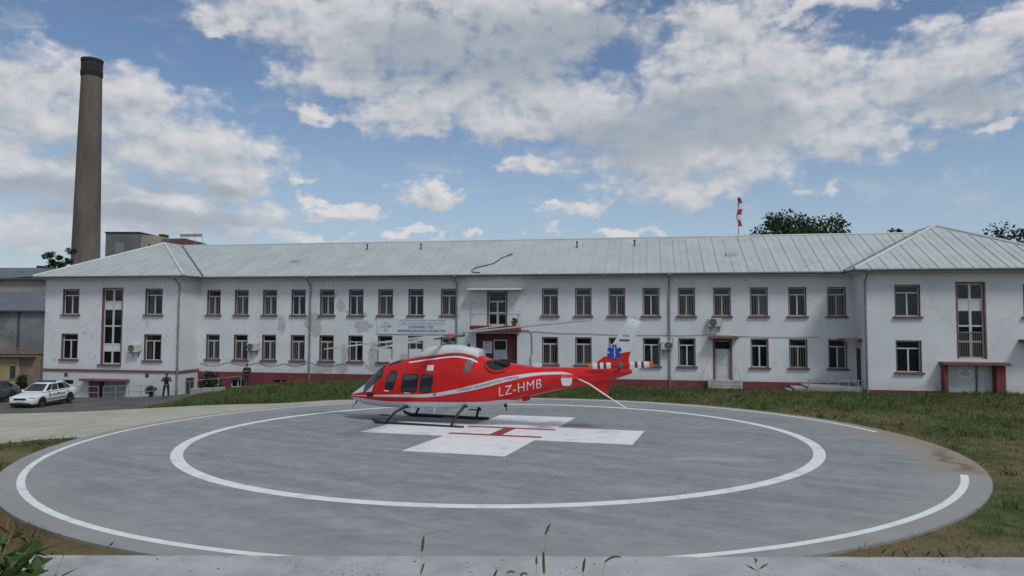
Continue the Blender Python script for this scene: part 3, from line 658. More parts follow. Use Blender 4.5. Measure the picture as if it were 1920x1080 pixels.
# --- white side door with its steps
mb = MB(); mb.bbox(13.48, 15.38, -.7, .02, 3.5, 3.66, .012); mb.build("canopy", pink, hosp)
mb = MB(); mb.box(RD[0]-.16, RD[0], -.02, .12, .7, 3.36); mb.box(RD[1], RD[1]+.16, -.02, .12, .7, 3.36); mb.box(RD[0]-.16, RD[1]+.16, -.02, .12, 3.36, 3.5); sf = mb.build("door_surround", pink, hosp)
mb = MB(); mb.box(RD[0], RD[1], .12, .17, .8, 2.72); mb.box(RD[0]+.1, RD[1]-.1, .105, .121, 1.0, 1.7); mb.box(RD[0]+.1, RD[1]-.1, .105, .121, 1.8, 2.6); dd = mb.build("door", pvc, hosp); dd['label'] = "white side door at the top of steps"
mb = MB(); mb.tube([(RD[1]-.12, .1, 1.75), (RD[1]-.12, .05, 1.75), (RD[1]-.24, .05, 1.75)], .014, 6); mb.build("handle", dkiron, dd)
mb = MB(); mb.box(RD[0], RD[1], .12, .17, 2.72, 2.8); mb.box(RD[0], RD[1], .12, .17, 3.3, 3.36); mb.build("frame", pvc, dd)
mb = MB(); mb.quad((RD[0], .15, 2.8), (RD[1], .15, 2.8), (RD[1], .15, 3.3), (RD[0], .15, 3.3)); mb.build("pane", pane_m, dd)
mb = MB(); mb.quad((RD[0], .4, 2.7), (RD[1], .4, 2.7), (RD[1], .4, 3.36), (RD[0], .4, 3.36)); mb.build("room_shade", board, dd)
st = None
for k in range(4):
    mb = MB(); mb.bbox(13.35, 15.5, -.75-.32*k, -.05, -.15, .74-.19*k, .012)
    mb.build("step", concr, hosp)
for u in (13.42, 15.42):
    mb = MB(); mb.tube([(u, -1.6, .2), (u, -1.6, 1.0), (u, -.15, 1.75)], .03, 8); mb.tube([(u, -.6, .72), (u, -.6, 1.5)], .025, 8); mb.build("railing", pvc, hosp)
# --- entrance under the balcony
mb = MB(); y = .45
mb.quad((-2.6, y, .3), (.38, y, .3), (.38, y, 3.72), (-2.6, y, 3.72)); mb.quad((-2.6, 0.002, .3), (-2.6, y, .3), (-2.6, y, 3.72), (-2.6, 0.002, 3.72)); mb.quad((.38, 0.002, .3), (.38, 0.002, 3.72), (.38, y, 3.72), (.38, y, .3)); mb.quad((-2.6, .002, 3.72), (-2.6, y, 3.72), (.38, y, 3.72), (.38, .002, 3.72))
mb.build("entrance_recess", redp, hosp)
mb = MB(); mb.box(-1.42, -.42, y-.05, y-.002, .5, 2.55); mb.box(-1.36, -.94, y-.062, y-.05, .7, 1.5); mb.box(-.9, -.48, y-.062, y-.05, .7, 1.5); mb.box(-1.36, -.94, y-.062, y-.05, 1.6, 2.4); mb.box(-.9, -.48, y-.062, y-.05, 1.6, 2.4); dd = mb.build("door", pvc, hosp); dd['label'] = "white entrance door under the balcony"
mb = MB(); mb.quad((-1.34, y-.03, 2.55), (-.5, y-.03, 2.55), (-.5, y-.03, 3.2), (-1.34, y-.03, 3.2)); mb.build("pane", pane_m, dd)
mb = MB(); mb.box(-1.34, -.5, y-.025, y-.003, 2.55, 3.2); mb.build("room_shade", board, dd)
mb = MB(); mb.box(-1.42, -1.34, y-.05, y-.002, 2.55, 3.28); mb.box(-.5, -.42, y-.05, y-.002, 2.55, 3.28); mb.box(-1.34, -.5, y-.05, y-.002, 3.2, 3.28); mb.build("frame", pvc, dd)
mb = MB(); mb.bbox(-2.85, .66, -.95, .02, 3.92, 4.14, .012); bal = mb.build("balcony", redp, hosp)
mb = MB(); mb.bbox(-2.85, .66, -.95, -.83, 4.14, 4.3, .01); mb.bbox(-2.85, -2.73, -.83, .0, 4.14, 4.3, .01); mb.bbox(.54, .66, -.83, 0, 4.14, 4.3, .01); mb.build("parapet", redp, bal)
mb = MB(); mb.tube([(-2.8, -.02, 5.95), (-2.75, -.45, 5.98), (-2.79, -.88, 5.85), (-2.79, -.89, 4.38)], .025, 8); mb.tube([(-2.79, -.89, 5.1), (.6, -.89, 5.1)], .022, 8); mb.tube([(.6, -.89, 5.12), (.6, -.89, 4.38)], .022, 8); mb.tube([(-.75, -.89, 5.1), (-.75, -.89, 4.38)], .018, 8)
mb.tube([(-2.79, -.89, 5.1), (-2.79, -.02, 5.1)], .02, 8); mb.tube([(.6, -.89, 5.1), (.6, -.02, 5.1)], .02, 8); mb.build("railing", zinc, bal)
mb = MB(); mb.bbox(-3.1, .8, -.75, .02, 6.8, 6.93, .01); mb.build("canopy", white_plain, hosp)
b = BALC
mb = MB(); t = .07; y0, y1 = .14, .2
mb.box(b[0], b[0]+t, y0, y1, b[2], b[3]); mb.box(b[1]-t, b[1], y0, y1, b[2], b[3]); um = (b[0]+b[1])/2; mb.box(um-.06, um+.06, y0, y1-.01, b[2], 6.0)
for z in (b[2], 5.15, 5.95): mb.box(b[0]+t, b[1]-t, y0+.004, y1-.004, z, z+.1)
mb.box(b[0]+t, b[1]-t, y0+.004, y1-.004, b[3]-.07, b[3]); bd = mb.build("balcony_door", pvc, hosp)
for x0, x1 in ((b[0]+t, um-.06), (um+.06, b[1]-t)):
    for z0, z1 in ((b[2]+.1, 5.15), (5.25, 5.95)):
        m = MB(); m.quad((x0, .17, z0), (x1, .17, z0), (x1, .17, z1), (x0, .17, z1)); m.build("pane", pane_m, bd)
m = MB(); m.quad((b[0]+t, .17, 6.05), (b[1]-t, .17, 6.05), (b[1]-t, .17, b[3]-.07), (b[0]+t, .17, b[3]-.07)); m.build("pane", pane_m, bd)
m = MB(); m.quad((b[0], .55, b[2]), (b[1], .55, b[2]), (b[1], .55, b[3]), (b[0], .55, b[3])); m.quad((b[0],.22,b[2]),(b[0],.55,b[2]),(b[0],.55,b[3]),(b[0],.22,b[3])); m.quad((b[1],.22,b[2]),(b[1],.22,b[3]),(b[1],.55,b[3]),(b[1],.55,b[2])); m.build("room_shade", board, bd)
for x in (b[0]-.09, b[1]):
    mb = MB(); mb.box(x, x+.09, -.012, .02, b[2], b[3]); mb.build("surround", pink, bd)

# --- eaves, gutters, downpipes
gp = [(UL0-.6, 12.6), (UL0-.6, WY-.6), (UL1+.6, WY-.6), (UL1+.6, -.6), (UR0-.6, -.6), (UR0-.6, WY-.6), (UR1+.6, WY-.6), (UR1+.6, 12.6)]
mb = MB()
soff = [(UL0-.6, WY-.6), (UL1+.6, WY-.6), (UL1+.6, -.6), (UR0-.6, -.6), (UR0-.6, WY-.6), (UR1+.6, WY-.6), (UR1+.6, 12.6), (UL0-.6, 12.6)]
mb.prism(soff, 2, 7.742, 7.80); mb.build("soffit", white_plain, hosp)
gut = MB(); fas = MB()
for (a, b) in zip(gp[1:-2], gp[2:-1]):
    va, vb = Vector((*a, 7.84)), Vector((*b, 7.84)); n = (vb - va).normalized(); o = Vector((n.y, -n.x, 0))
    L = (vb - va).length; q = [va, va + n*L]
    gut.tube([va + o*.09 - n*.05, vb + o*.09 + n*.05], .075, 8)
    p = [va + Vector((0,0,-.04)) + o*.004, vb + Vector((0,0,-.04)) + o*.004]
    fas.quad(p[0] + Vector((0,0,-.09)), p[1] + Vector((0,0,-.09)), p[1] + Vector((0,0,.12)), p[0] + Vector((0,0,.12)))
gut.build("gutter", darkz, hosp, smooth=60); fas.build("fascia", caps, hosp)
def downpipe(u, y, zb, eave):
    mb = MB(); mb.tube([(u, eave, 7.78), (u, eave+.02, 7.66), (u, y-.1, 7.25), (u, y-.08, 7.0), (u, y-.08, zb)], .06, 8)
    o = mb.build("downpipe", zinc, hosp, smooth=60)
    m = MB()
    for z in np.arange(zb+.6, 7.0, 1.6): m.box(u-.075, u+.075, y-.15, y+.01, z, z+.05)
    m.build("bracket", zinc, o)
    m = MB(); m.bbox(u-.11, u+.11, eave-.13, eave+.02, 7.76, 7.93, .02); m.build("hopper", zinc, o)
for u, y, zb in ((-15.38, 0, -.3), (-4.03, 0, 0), (10.92, 0, .1)): downpipe(u, y, zb, -.68)
downpipe(UL1-.12, WY, -1.2, WY-.68); downpipe(UR0+.14, WY, .3, WY-.68)
# --- roof: sheets of pale metal with standing seams
HM = 6.45; RZ = EZ + K*HM                               # main ridge
ucL = (UL0+UL1)/2; ucR = (UR0+UR1)/2; HR = (UR1-UR0)/2 + .6; RZR = EZ + K*HR
deck = MB()
eL0, eL1 = UL0-.6, UL1+.6; eR0, eR1 = UR0-.6, UR1+.6; ye = -.6; yw = WY-.6
vR = (eR0 + HM, ye + HM)                                 # where the main ridge meets the right wing's slope
planes = [  # (plan polygon, height function, seam direction axis)
 ('main', [(eL1, ye), (eR0, ye), vR, (ucL, ye+HM)], lambda u, y: EZ + K*(y-ye), 'u'),
 ('lfront', [(eL0, yw), (eL1, yw), (ucL, yw+HM)], lambda u, y: EZ + K*(y-yw), 'u'),
 ('lright', [(eL1, yw), (eL1, ye), (ucL, ye+HM), (ucL, yw+HM)], lambda u, y: EZ + K*(eL1-u), 'y'),
 ('lleft', [(eL0, yw), (ucL, yw+HM), (ucL, 12.6), (eL0, 12.6)], lambda u, y: EZ + K*(u-eL0), 'y'),
 ('rfront', [(eR0, yw), (eR1, yw), (ucR, yw+HR)], lambda u, y: EZ + K*(y-yw), 'u'),
 ('rleft', [(eR0, ye), (eR0, yw), (ucR, yw+HR), (ucR, 12.6), (vR[0], 12.6), vR], lambda u, y: EZ + K*(u-eR0), 'y'),
 ('rright', [(eR1, yw), (eR1, 12.6), (ucR, 12.6), (ucR, yw+HR)], lambda u, y: EZ + K*(eR1-u), 'y'),
 ('back', [(ucL, ye+HM), vR, (vR[0], 12.6), (ucL, 12.6)], lambda u, y: EZ + K*(2*HM+ye-y), 'u'),
]
for nm, pl, zf, ax in planes:
    deck.add([(u, y, zf(u, y) - .03) for u, y in pl], [tuple(range(len(pl)))])
roof = deck.build("roof", roofm, hosp)
prnd = random.Random(5)
for nm, pl, zf, ax in planes:
    if nm in ('back', 'lleft', 'rright'): continue
    step = .95; k = 0 if ax == 'u' else 1
    lo, hi = min(p[k] for p in pl), max(p[k] for p in pl)
    area = sum(pl[i][0]*pl[(i+1) % len(pl)][1] - pl[(i+1) % len(pl)][0]*pl[i][1] for i in range(len(pl)))
    P0 = pl if area > 0 else pl[::-1]
    n = max(1, round((hi-lo)/step)); step = (hi-lo)/n
    for i in range(n):
        a, b = lo + i*step + .0015, lo + (i+1)*step - .0015
        def strip(a, b):
            q = [(p[0], p[1]) for p in P0]
            if ax == 'u': e1, e2 = ((a, 100), (a, -100)), ((b, -100), (b, 100))
            else: e1, e2 = ((-200, a), (200, a)), ((200, b), (-200, b))
            for e in (e1, e2):
                q = clip_poly(q, *e)
                if len(q) < 3: return None
            return q
        q = strip(a, b)
        if not q: continue
        lift = prnd.uniform(-.004, .006); mb = MB(); m_ = len(q)
        top = [(u, y, zf(u, y) + .012 + lift) for u, y in q]; bot = [(u, y, zf(u, y) - .02) for u, y in q]
        mb.add(top + bot, [tuple(range(m_))] + [(j, (j+1) % m_, m_+(j+1) % m_, m_+j)[::-1] for j in range(m_)])
        for (sa, sb, hh) in ((a, a+.055, .062), ((a+b)/2-.02, (a+b)/2+.02, .03)):
            s = strip(sa, sb)
            if not s: continue
            ms = len(s); tp = [(u, y, zf(u, y) + hh) for u, y in s]; bt = [(u, y, zf(u, y) + .005) for u, y in s]
            mb.add(tp + bt, [tuple(range(ms))] + [(j, (j+1) % ms, ms+(j+1) % ms, ms+j)[::-1] for j in range(ms)])
        mb.build("roof_panel", roofm, roof)
def capline(name, pts, r, mt, lift=.03):
    mb = MB(); mb.tube([(p[0], p[1], p[2]+lift) for p in pts], r, 8); return mb.build(name, mt, roof, smooth=60)
capline("ridge_cap", [(ucL, ye+HM, RZ), (vR[0], vR[1], RZ)], .08, caps)
capline("ridge_cap", [(ucL, yw+HM, RZ), (ucL, 12.6, RZ)], .08, caps); capline("ridge_cap", [(ucR, yw+HR, RZR), (ucR, 12.6, RZR)], .08, caps)
for a, b in (((eL0, yw, EZ), (ucL, yw+HM, RZ)), ((eL1, yw, EZ), (ucL, yw+HM, RZ)), ((eR0, yw, EZ), (ucR, yw+HR, RZR)), ((eR1, yw, EZ), (ucR, yw+HR, RZR))): capline("hip_cap", (a, b), .11, caps)
capline("valley_gutter", [(eL1, ye, EZ), (ucL, ye+HM, RZ)], .10, darkz, .01); capline("valley_gutter", [(eR0, ye, EZ), (vR[0], vR[1], RZ)], .10, darkz, .01)
def rz(y): return EZ + K*(y+.6)
for (u, y) in ((-12.7, 4.3), (-8.15, 4.2), (4.23, 4.1), (8.54, 4.2)):
    mb = MB(); mb.tube([(u, y, rz(y)-.05), (u, y, rz(y)+.42)], .055, 8); mb.tube([(u, y, rz(y)+.42), (u, y, rz(y)+.5)], .09, 8); mb.build("vent_pipe", dkiron, hosp)
for (u, y, w2) in ((-17.75, 2.2, .36), (15.3, 2.35, .38)):
    mb = MB(); mb.prism([(y-.35, rz(y-.35)-.02), (y+.35, rz(y+.35)-.02), (y+.35, rz(y+.35)+.07), (y-.35, rz(y-.35)+.22)], 0, u-w2, u+w2); mb.build("roof_hatch", roofm, hosp)
mb = MB(); mb.prism([(2.75, rz(2.75)+.02), (5.75, rz(5.75)+.02), (5.75, rz(5.75)+.055), (2.75, rz(2.75)+.055)], 0, 15.0, 15.9); mb.build("roof_patch", roofm, hosp)
# ------------------------------------------------------------------ helicopter
HELI = empty("helicopter", (-2.94, 28.08, .905), R(-20), "red and white medical helicopter on black skids standing on the helipad", "helicopter")
ST_ = np.array([(-3.80,.875,.83,.03),(-3.65,1.0,.75,.22),(-3.48,1.11,.69,.34),(-3.2,1.28,.62,.50),(-2.97,1.42,.585,.59),(-2.53,1.80,.55,.70),(-2.13,2.14,.53,.76),(-1.7,2.31,.52,.79),(-.87,2.49,.54,.80),(.05,2.69,.58,.80),(1.09,2.82,.64,.80),(1.71,2.71,.67,.78),(2.11,2.52,.71,.75),(2.92,2.38,.83,.63),(3.64,2.29,1.08,.49),(3.95,2.26,1.17,.45),(4.94,2.25,1.42,.35),(6.19,2.27,1.67,.25),(7.0,2.28,1.88,.18),(7.62,2.24,2.10,.07)])
def pchip(xs, ys, x):
    x = np.atleast_1d(np.clip(x, xs[0], xs[-1])).astype(float); h = np.diff(xs); d = np.diff(ys)/h; m = np.zeros(len(xs)); m[0] = d[0]; m[-1] = d[-1]
    for i in range(1, len(xs)-1): m[i] = 0 if d[i-1]*d[i] <= 0 else 2*d[i-1]*d[i]/(d[i-1]+d[i])
    i = np.clip(np.searchsorted(xs, x) - 1, 0, len(h)-1); t = (x-xs[i])/h[i]
    return (2*t**3-3*t**2+1)*ys[i] + (t**3-2*t**2+t)*h[i]*m[i] + (-2*t**3+3*t**2)*ys[i+1] + (t**3-t**2)*h[i]*m[i+1]
def hull(s):
    zt, zb, w = (float(pchip(ST_[:, 0], ST_[:, k], s)[0]) for k in (1, 2, 3))
    cab = max(0, min(1, (s+3.4)/1.2)) * max(0, min(1, (3.6-s)/1.5))
    nt = 2.0 + 1.1*cab; nb = 2.0 + 1.3*cab
    zc = zb + (.40 + .08*(1-cab))*(zt-zb)
    return zt, zb, w, zc, nt, nb
def hy(s, z):
    zt, zb, w, zc, nt, nb = hull(s)
    k, n = ((z-zc)/(zt-zc), nt) if z > zc else ((zc-z)/(zc-zb), nb)
    return w * max(0, 1 - min(1, abs(k))**n)**(1/n)
def hp(s, th):
    zt, zb, w, zc, nt, nb = hull(s); c, q = math.cos(th), math.sin(th); n, h = (nt, zt-zc) if q >= 0 else (nb, zc-zb)
    return (s, w*math.copysign(abs(c)**(2/n), c), zc + h*math.copysign(abs(q)**(2/n), q))
def curve_node(N, x, pts):
    """piecewise curve z(s) as a float curve; s in -4..8, z in 0..4"""
    fc = N.new('ShaderNodeFloatCurve'); cv = fc.mapping.curves[0]; P = [((s+4)/12, z/4) for s, z in pts]
    cv.points[0].location = P[0]; cv.points[1].location = P[-1]
    for p in P[1:-1]: cv.points.new(*p)
    for p in cv.points: p.handle_type = 'AUTO'
    fc.mapping.update(); N.l.new(N.math('DIVIDE', N.math('ADD', x, 4.0), 12.0), fc.inputs['Value'])
    return N.math('MULTIPLY', fc.outputs[0], 4.0)
def heli_paint():
    m = bpy.data.materials.new("helicopter_livery"); m.use_nodes = True; N = NT(m.node_tree); bs = m.node_tree.nodes['Principled BSDF']
    p = N.new('ShaderNodeTexCoord').outputs['Object']; s = N.sep(p); x, z = s[0], s[2]
    E_ = .006
    def above(a, b): return N.ramp(N.math('SUBTRACT', a, b), -E_, E_)
    n = N.noise(p, 1.5, 5, .6)
    red = N.mix(N.ramp(n, .3, .7), (.53, .011, .011, 1), (.60, .015, .014, 1)); wh = (.60, .62, .645, 1)
    lo = curve_node(N, x, [(-3.7,.885),(-2.9,.945),(-2.3,.97),(-.89,1.01),(0,1.04),(1.1,1.21),(2.0,1.40),(3.06,1.69),(4.09,1.93),(4.8,2.0),(5.3,2.0),(5.75,1.86)])
    up = curve_node(N, x, [(-3.7,.895),(-2.9,.98),(-2.3,1.03),(-.89,1.11),(0,1.16),(1.1,1.36),(2.0,1.59),(3.06,1.87),(4.09,2.04),(4.8,2.09),(5.3,2.09),(5.75,1.90)])
    stripe = N.math('MULTIPLY', N.math('MULTIPLY', above(z, lo), above(up, z)), above(5.76, x))
    be = curve_node(N, x, [(-3.8,.80),(-3.3,.86),(-2.5,.845),(-1.8,.815),(0,.86),(2.2,.95),(3.3,1.02),(3.5,.9),(4.2,.2)])
    belly = N.math('MULTIPLY', above(be, z), above(3.7, x))
    nz = curve_node(N, x, [(-3.8,.93),(-3.5,.99),(-2.77,1.12),(-2.3,1.15)])
    post = N.math('ADD', -2.42, N.math('MULTIPLY', N.math('SUBTRACT', z, 1.15), .36))
    nose = N.math('MULTIPLY', above(z, nz), above(post, x))
    fl = N.math('ADD', 2.64, N.math('MULTIPLY', N.math('SUBTRACT', x, 6.5), .22))
    fin = N.math('MULTIPLY', above(x, 6.3), above(z, fl))
    f = N.math('MAXIMUM', N.math('MAXIMUM', stripe, belly), N.math('MAXIMUM', nose, fin))
    c = N.mix(f, red, wh)
    # oil and dust film
    g = N.noise(N.vec('MULTIPLY', p, (1.2, 4, 4)), 1, 6, .65); c = N.mix(N.math('MULTIPLY', N.ramp(g, .55, .8), .12), c, (.2, .17, .15, 1))
    N.l.new(c, bs.inputs['Base Color']); N.put(bs.inputs['Roughness'], N.ramp(g, 0, 1, .26, .4)); bs.inputs['Coat Weight'].default_value = .12; bs.inputs['Coat Roughness'].default_value = .12; bs.inputs['Specular IOR Level'].default_value = .32
    bn = N.new('ShaderNodeBump'); bn.inputs['Strength'].default_value = .05; bn.inputs['Distance'].default_value = .02; N.l.new(N.noise(p, 2.2, 2), bn.inputs['Height']); N.l.new(bn.outputs[0], bs.inputs['Normal'])
    return m
liv = heli_paint()
hwhite = pm("helicopter_white", (.70, .71, .73), .35, .05, 2, coat=.4)
hred = pm("helicopter_red", (.55, .012, .010), .38, .06, 2, coat=.1, spec=.32)
hblack = pm("skid_black", (.018, .018, .02), .55, .2, 4)
hglass = pm("tinted_glass", (.016, .024, .040), .05, .2, 1, spec=1.0)
hrub = pm("black_seal", (.012, .012, .013), .6, .1, 3)
hgrey = pm("rotor_grey", (.11, .115, .12), .5, .2, 3)
bladem = pm("blade_grey_white", (.30, .31, .32), .45, .15, 2)
hmetal = pm("dull_metal", (.22, .22, .22), .4, .2, 4, metal=.7)
soot = pm("sooty_shade_metal", (.012, .012, .013), .75, .3, 4)
blue = pm("emblem_blue", (.012, .05, .36), .5, .05, 3)
dkred = pm("marking_dark_red", (.16, .02, .03), .5, .1, 3)
orange = pm("tip_orange", (.62, .16, .03), .5, .1, 3)
ltext = pm("dark_lettering", (.10, .09, .10), .6, .1, 3)

# fuselage: lofted
NS, NR = 130, 48
ss = np.concatenate([-3.8 + .5*(np.linspace(0, 1, 14)[:-1])**1.6, np.linspace(-3.3, 7.62, NS)])
mb = MB()
vs = []; fs = []
for s in ss:
    for k in range(NR): vs.append(hp(s, 2*math.pi*k/NR))
for i in range(len(ss)-1):
    for k in range(NR): fs.append((i*NR+k, i*NR+(k+1) % NR, (i+1)*NR+(k+1) % NR, (i+1)*NR+k))
fs += [tuple(range(NR))[::-1], tuple(range((len(ss)-1)*NR, len(ss)*NR))]
mb.add(vs, fs); fus = mb.build("fuselage", liv, HELI, smooth=50)
def rounded(pts, r=.09, n=5):
    out = []
    for i in range(len(pts)):
        a, b, c = Vector(pts[i-1]), Vector(pts[i]), Vector(pts[(i+1) % len(pts)])
        d1, d2 = (a-b), (c-b); q = min(r, d1.length*.45, d2.length*.45); p1, p2 = b + d1.normalized()*q, b + d2.normalized()*q
        for k in range(n+1):
            t = k/n; out.append(tuple((1-t)**2*p1 + 2*t*(1-t)*b + t*t*p2))
    return out
def side_patch(pts, off, side, r=.09, thick=.0, rings=7):
    """curved plate lying on the hull's flank; pts are (s, z)"""
    o = rounded(pts, r); c = Vector((sum(p[0] for p in o)/len(o), sum(p[1] for p in o)/len(o))); mb = MB(); n = len(o); vs = []; fs = []
    for k in range(rings):
        t = k/(rings-1)
        for p in o:
            q = c + (Vector(p)-c)*t if k else c
            vs.append((q[0], side*(hy(q[0], q[1]) + off), q[1]))
    for k in range(rings-1):
        for i in range(n): fs.append((k*n+i, k*n+(i+1) % n, (k+1)*n+(i+1) % n, (k+1)*n+i))
    # skirt down into the hull
    b = len(vs)
    for p in o: vs.append((p[0], side*(hy(*p) - .01), p[1]))
    for i in range(n): fs.append(((rings-1)*n+i, (rings-1)*n+(i+1) % n, b+(i+1) % n, b+i))
    if side > 0: fs = [f[::-1] for f in fs]
    return mb.add(vs, fs)
def grow(pts, g):
    c = Vector((sum(p[0] for p in pts)/len(pts), sum(p[1] for p in pts)/len(pts))); out = []
    for p in pts:
        d = Vector(p)-c; out.append(tuple(c + d*(1+g/d.length)))
    return out
CW = [(-1.79,1.31),(-1.45,1.28),(-1.31,1.80),(-1.33,1.96),(-1.55,1.96),(-1.70,1.66)]
W1 = [(-1.08,1.23),(-.45,1.24),(-.38,1.85),(-.98,1.86)]; W2 = [(-.27,1.24),(.16,1.25),(.27,1.85),(-.20,1.86)]
CD = [(-2.0,.93),(-1.30,.90),(-1.18,2.12),(-1.62,2.12),(-1.92,1.5)]; SDR = [(-1.22,.9),(.36,.95),(.46,2.05),(-1.1,2.08)]
for side in (-1, 1):
    cd = side_patch(CD, .006, side, .1, rings=9).build("cockpit_door", liv, HELI, smooth=40)
    side_patch(grow(CW, .045), .010, side, .1).build("window_seal", hrub, cd, smooth=40); side_patch(CW, .016, side, .09).build("window", hglass, cd, smooth=40)
    side_patch([(-1.82,1.20),(-1.62,1.19),(-1.62,1.235),(-1.82,1.245)], .012, side, .01).build("placard", hwhite, cd, smooth=40)
    sd_ = side_patch(SDR, .006, side, .12, rings=11).build("cabin_door", liv, HELI, smooth=40)
    for Wn in (W1, W2):
        side_patch(grow(Wn, .05), .010, side, .13).build("window_seal", hrub, sd_, smooth=40); side_patch(Wn, .016, side, .12).build("window", hglass, sd_, smooth=40)
    side_patch([(-.95,1.15),(-.70,1.15),(-.70,1.185),(-.95,1.185)], .012, side, .01).build("placard", hwhite, sd_, smooth=40)
    m = MB(); y = side*(hy(.30, 1.3)+.025); m.tube([(.28, y, 1.16), (.42, y, 1.17)], .018, 6); m.build("handle", hrub, sd_)
    side_patch([(-.02,2.03),(.26,2.05),(.28,2.25),(0,2.24)], .008, side, .01).build("panel_placard", hwhite, HELI, smooth=40)
    side_patch([(1.49,2.0),(1.77,2.0),(1.80,2.3),(1.92,2.52),(1.68,2.56),(1.56,2.35)], .008, side, .05).build("intake_grille", hmetal, HELI, smooth=40)
    for pts in ([(.62,1.15),(1.35,1.32),(1.38,2.3),(.66,2.35)], [(2.0,1.75),(2.75,1.95),(2.7,2.02),(2.1,2.2)], [(.55,.72),(1.5,.80),(1.5,1.15),(.55,1.0)], [(4.2,1.55),(4.75,1.6),(4.75,1.82),(4.2,1.78)]):
        side_patch(pts, .005, side, .06, rings=9).build("access_panel", liv, HELI, smooth=40)
    # nose light cover with dark rim
    side_patch([(-2.68,.96),(-2.34,.97),(-2.30,1.12),(-2.62,1.11)], .008, side, .03).build("cheek_vent", hrub, HELI, smooth=40)
    # windscreen half, up to the centre post
    WS = [(-2.78,1.20),(-2.42,1.17),(-2.27,1.30),(-2.02,1.80),(-1.92,2.04),(-1.98,2.12),(-2.12,2.10),(-2.24,1.96),(-2.53,1.68)]
m = MB()
def top_patch(s0, s1, th0, th1, off, n=14):
    vs = []; fs = []
    for i in range(n+1):
        for j in range(n+1):
            s = s0 + (s1-s0)*i/n; a = th0(i/n) + (th1(i/n)-th0(i/n))*j/n
            p = Vector(hp(s, a)); q = Vector(hp(s, a+.01)); r_ = Vector(hp(s+.01, a)); nn = (q-p).cross(r_-p)
            c = Vector((s, 0, hull(s)[3])); nn = nn.normalized() if nn.length > 1e-9 else (p-c).normalized()
            if nn.dot(p-c) < 0: nn = -nn
            vs.append(p + nn*off)
    for i in range(n):
        for j in range(n): fs.append((i*(n+1)+j, (i+1)*(n+1)+j, (i+1)*(n+1)+j+1, i*(n+1)+j+1))
    return vs, fs
HPI = math.pi/2
for side in (-1, 1):
    # angle 90 deg is the crown, 0 / 180 the flanks
    f0 = (lambda t: HPI + side*.045); f1 = (lambda t: HPI + side*(1.46 - .28*t))
    for nm, mt, off, e in (("windscreen_seal", hrub, .006, .03), ("windscreen", hglass, .012, 0)):
        g1 = (lambda t, f1=f1, e=e: f1(t) + side*e*1.2); g0 = (lambda t, e=e: HPI + side*(.045 - e*.6))
        vs, fs = top_patch(-2.80 - e, -1.98 + e, g0, g1, off); MB().add(vs, fs).build(nm, mt, HELI, smooth=40)
    vs, fs = top_patch(-1.75, -1.25, lambda t: HPI + side*.12, lambda t: HPI + side*.62, .01, 8); MB().add(vs, fs).build("roof_window", hglass, HELI, smooth=40)
# white cowling round the mast
mb = MB(); st = [(-.90,2.44,.12,.02),(-.6,2.52,.36,.13),(-.17,2.58,.46,.34),(.5,2.62,.50,.39),(1.1,2.62,.50,.38),(1.6,2.6,.46,.31),(1.90,2.56,.42,.28),(1.93,2.55,.38,.24)]
vs = []; fs = []; n = 20
for (s, z0, w, h) in st:
    for k in range(n):
        a = math.pi*k/(n-1); c, q = math.cos(a), math.sin(a); vs.append((s, w*math.copysign(abs(c)**.62, c), z0 - .12 + (h+.12)*abs(q)**.62))
for i in range(len(st)-1):
    for k in range(n-1): fs.append((i*n+k, i*n+k+1, (i+1)*n+k+1, (i+1)*n+k))
fs += [tuple(range(n)), tuple(range((len(st)-1)*n, len(st)*n))[::-1]]
mb.add(vs, fs); cow = mb.build("cowling", pm("cowling_grey_white", (.58, .60, .63), .4, .06, 2, coat=.2), HELI, smooth=45)
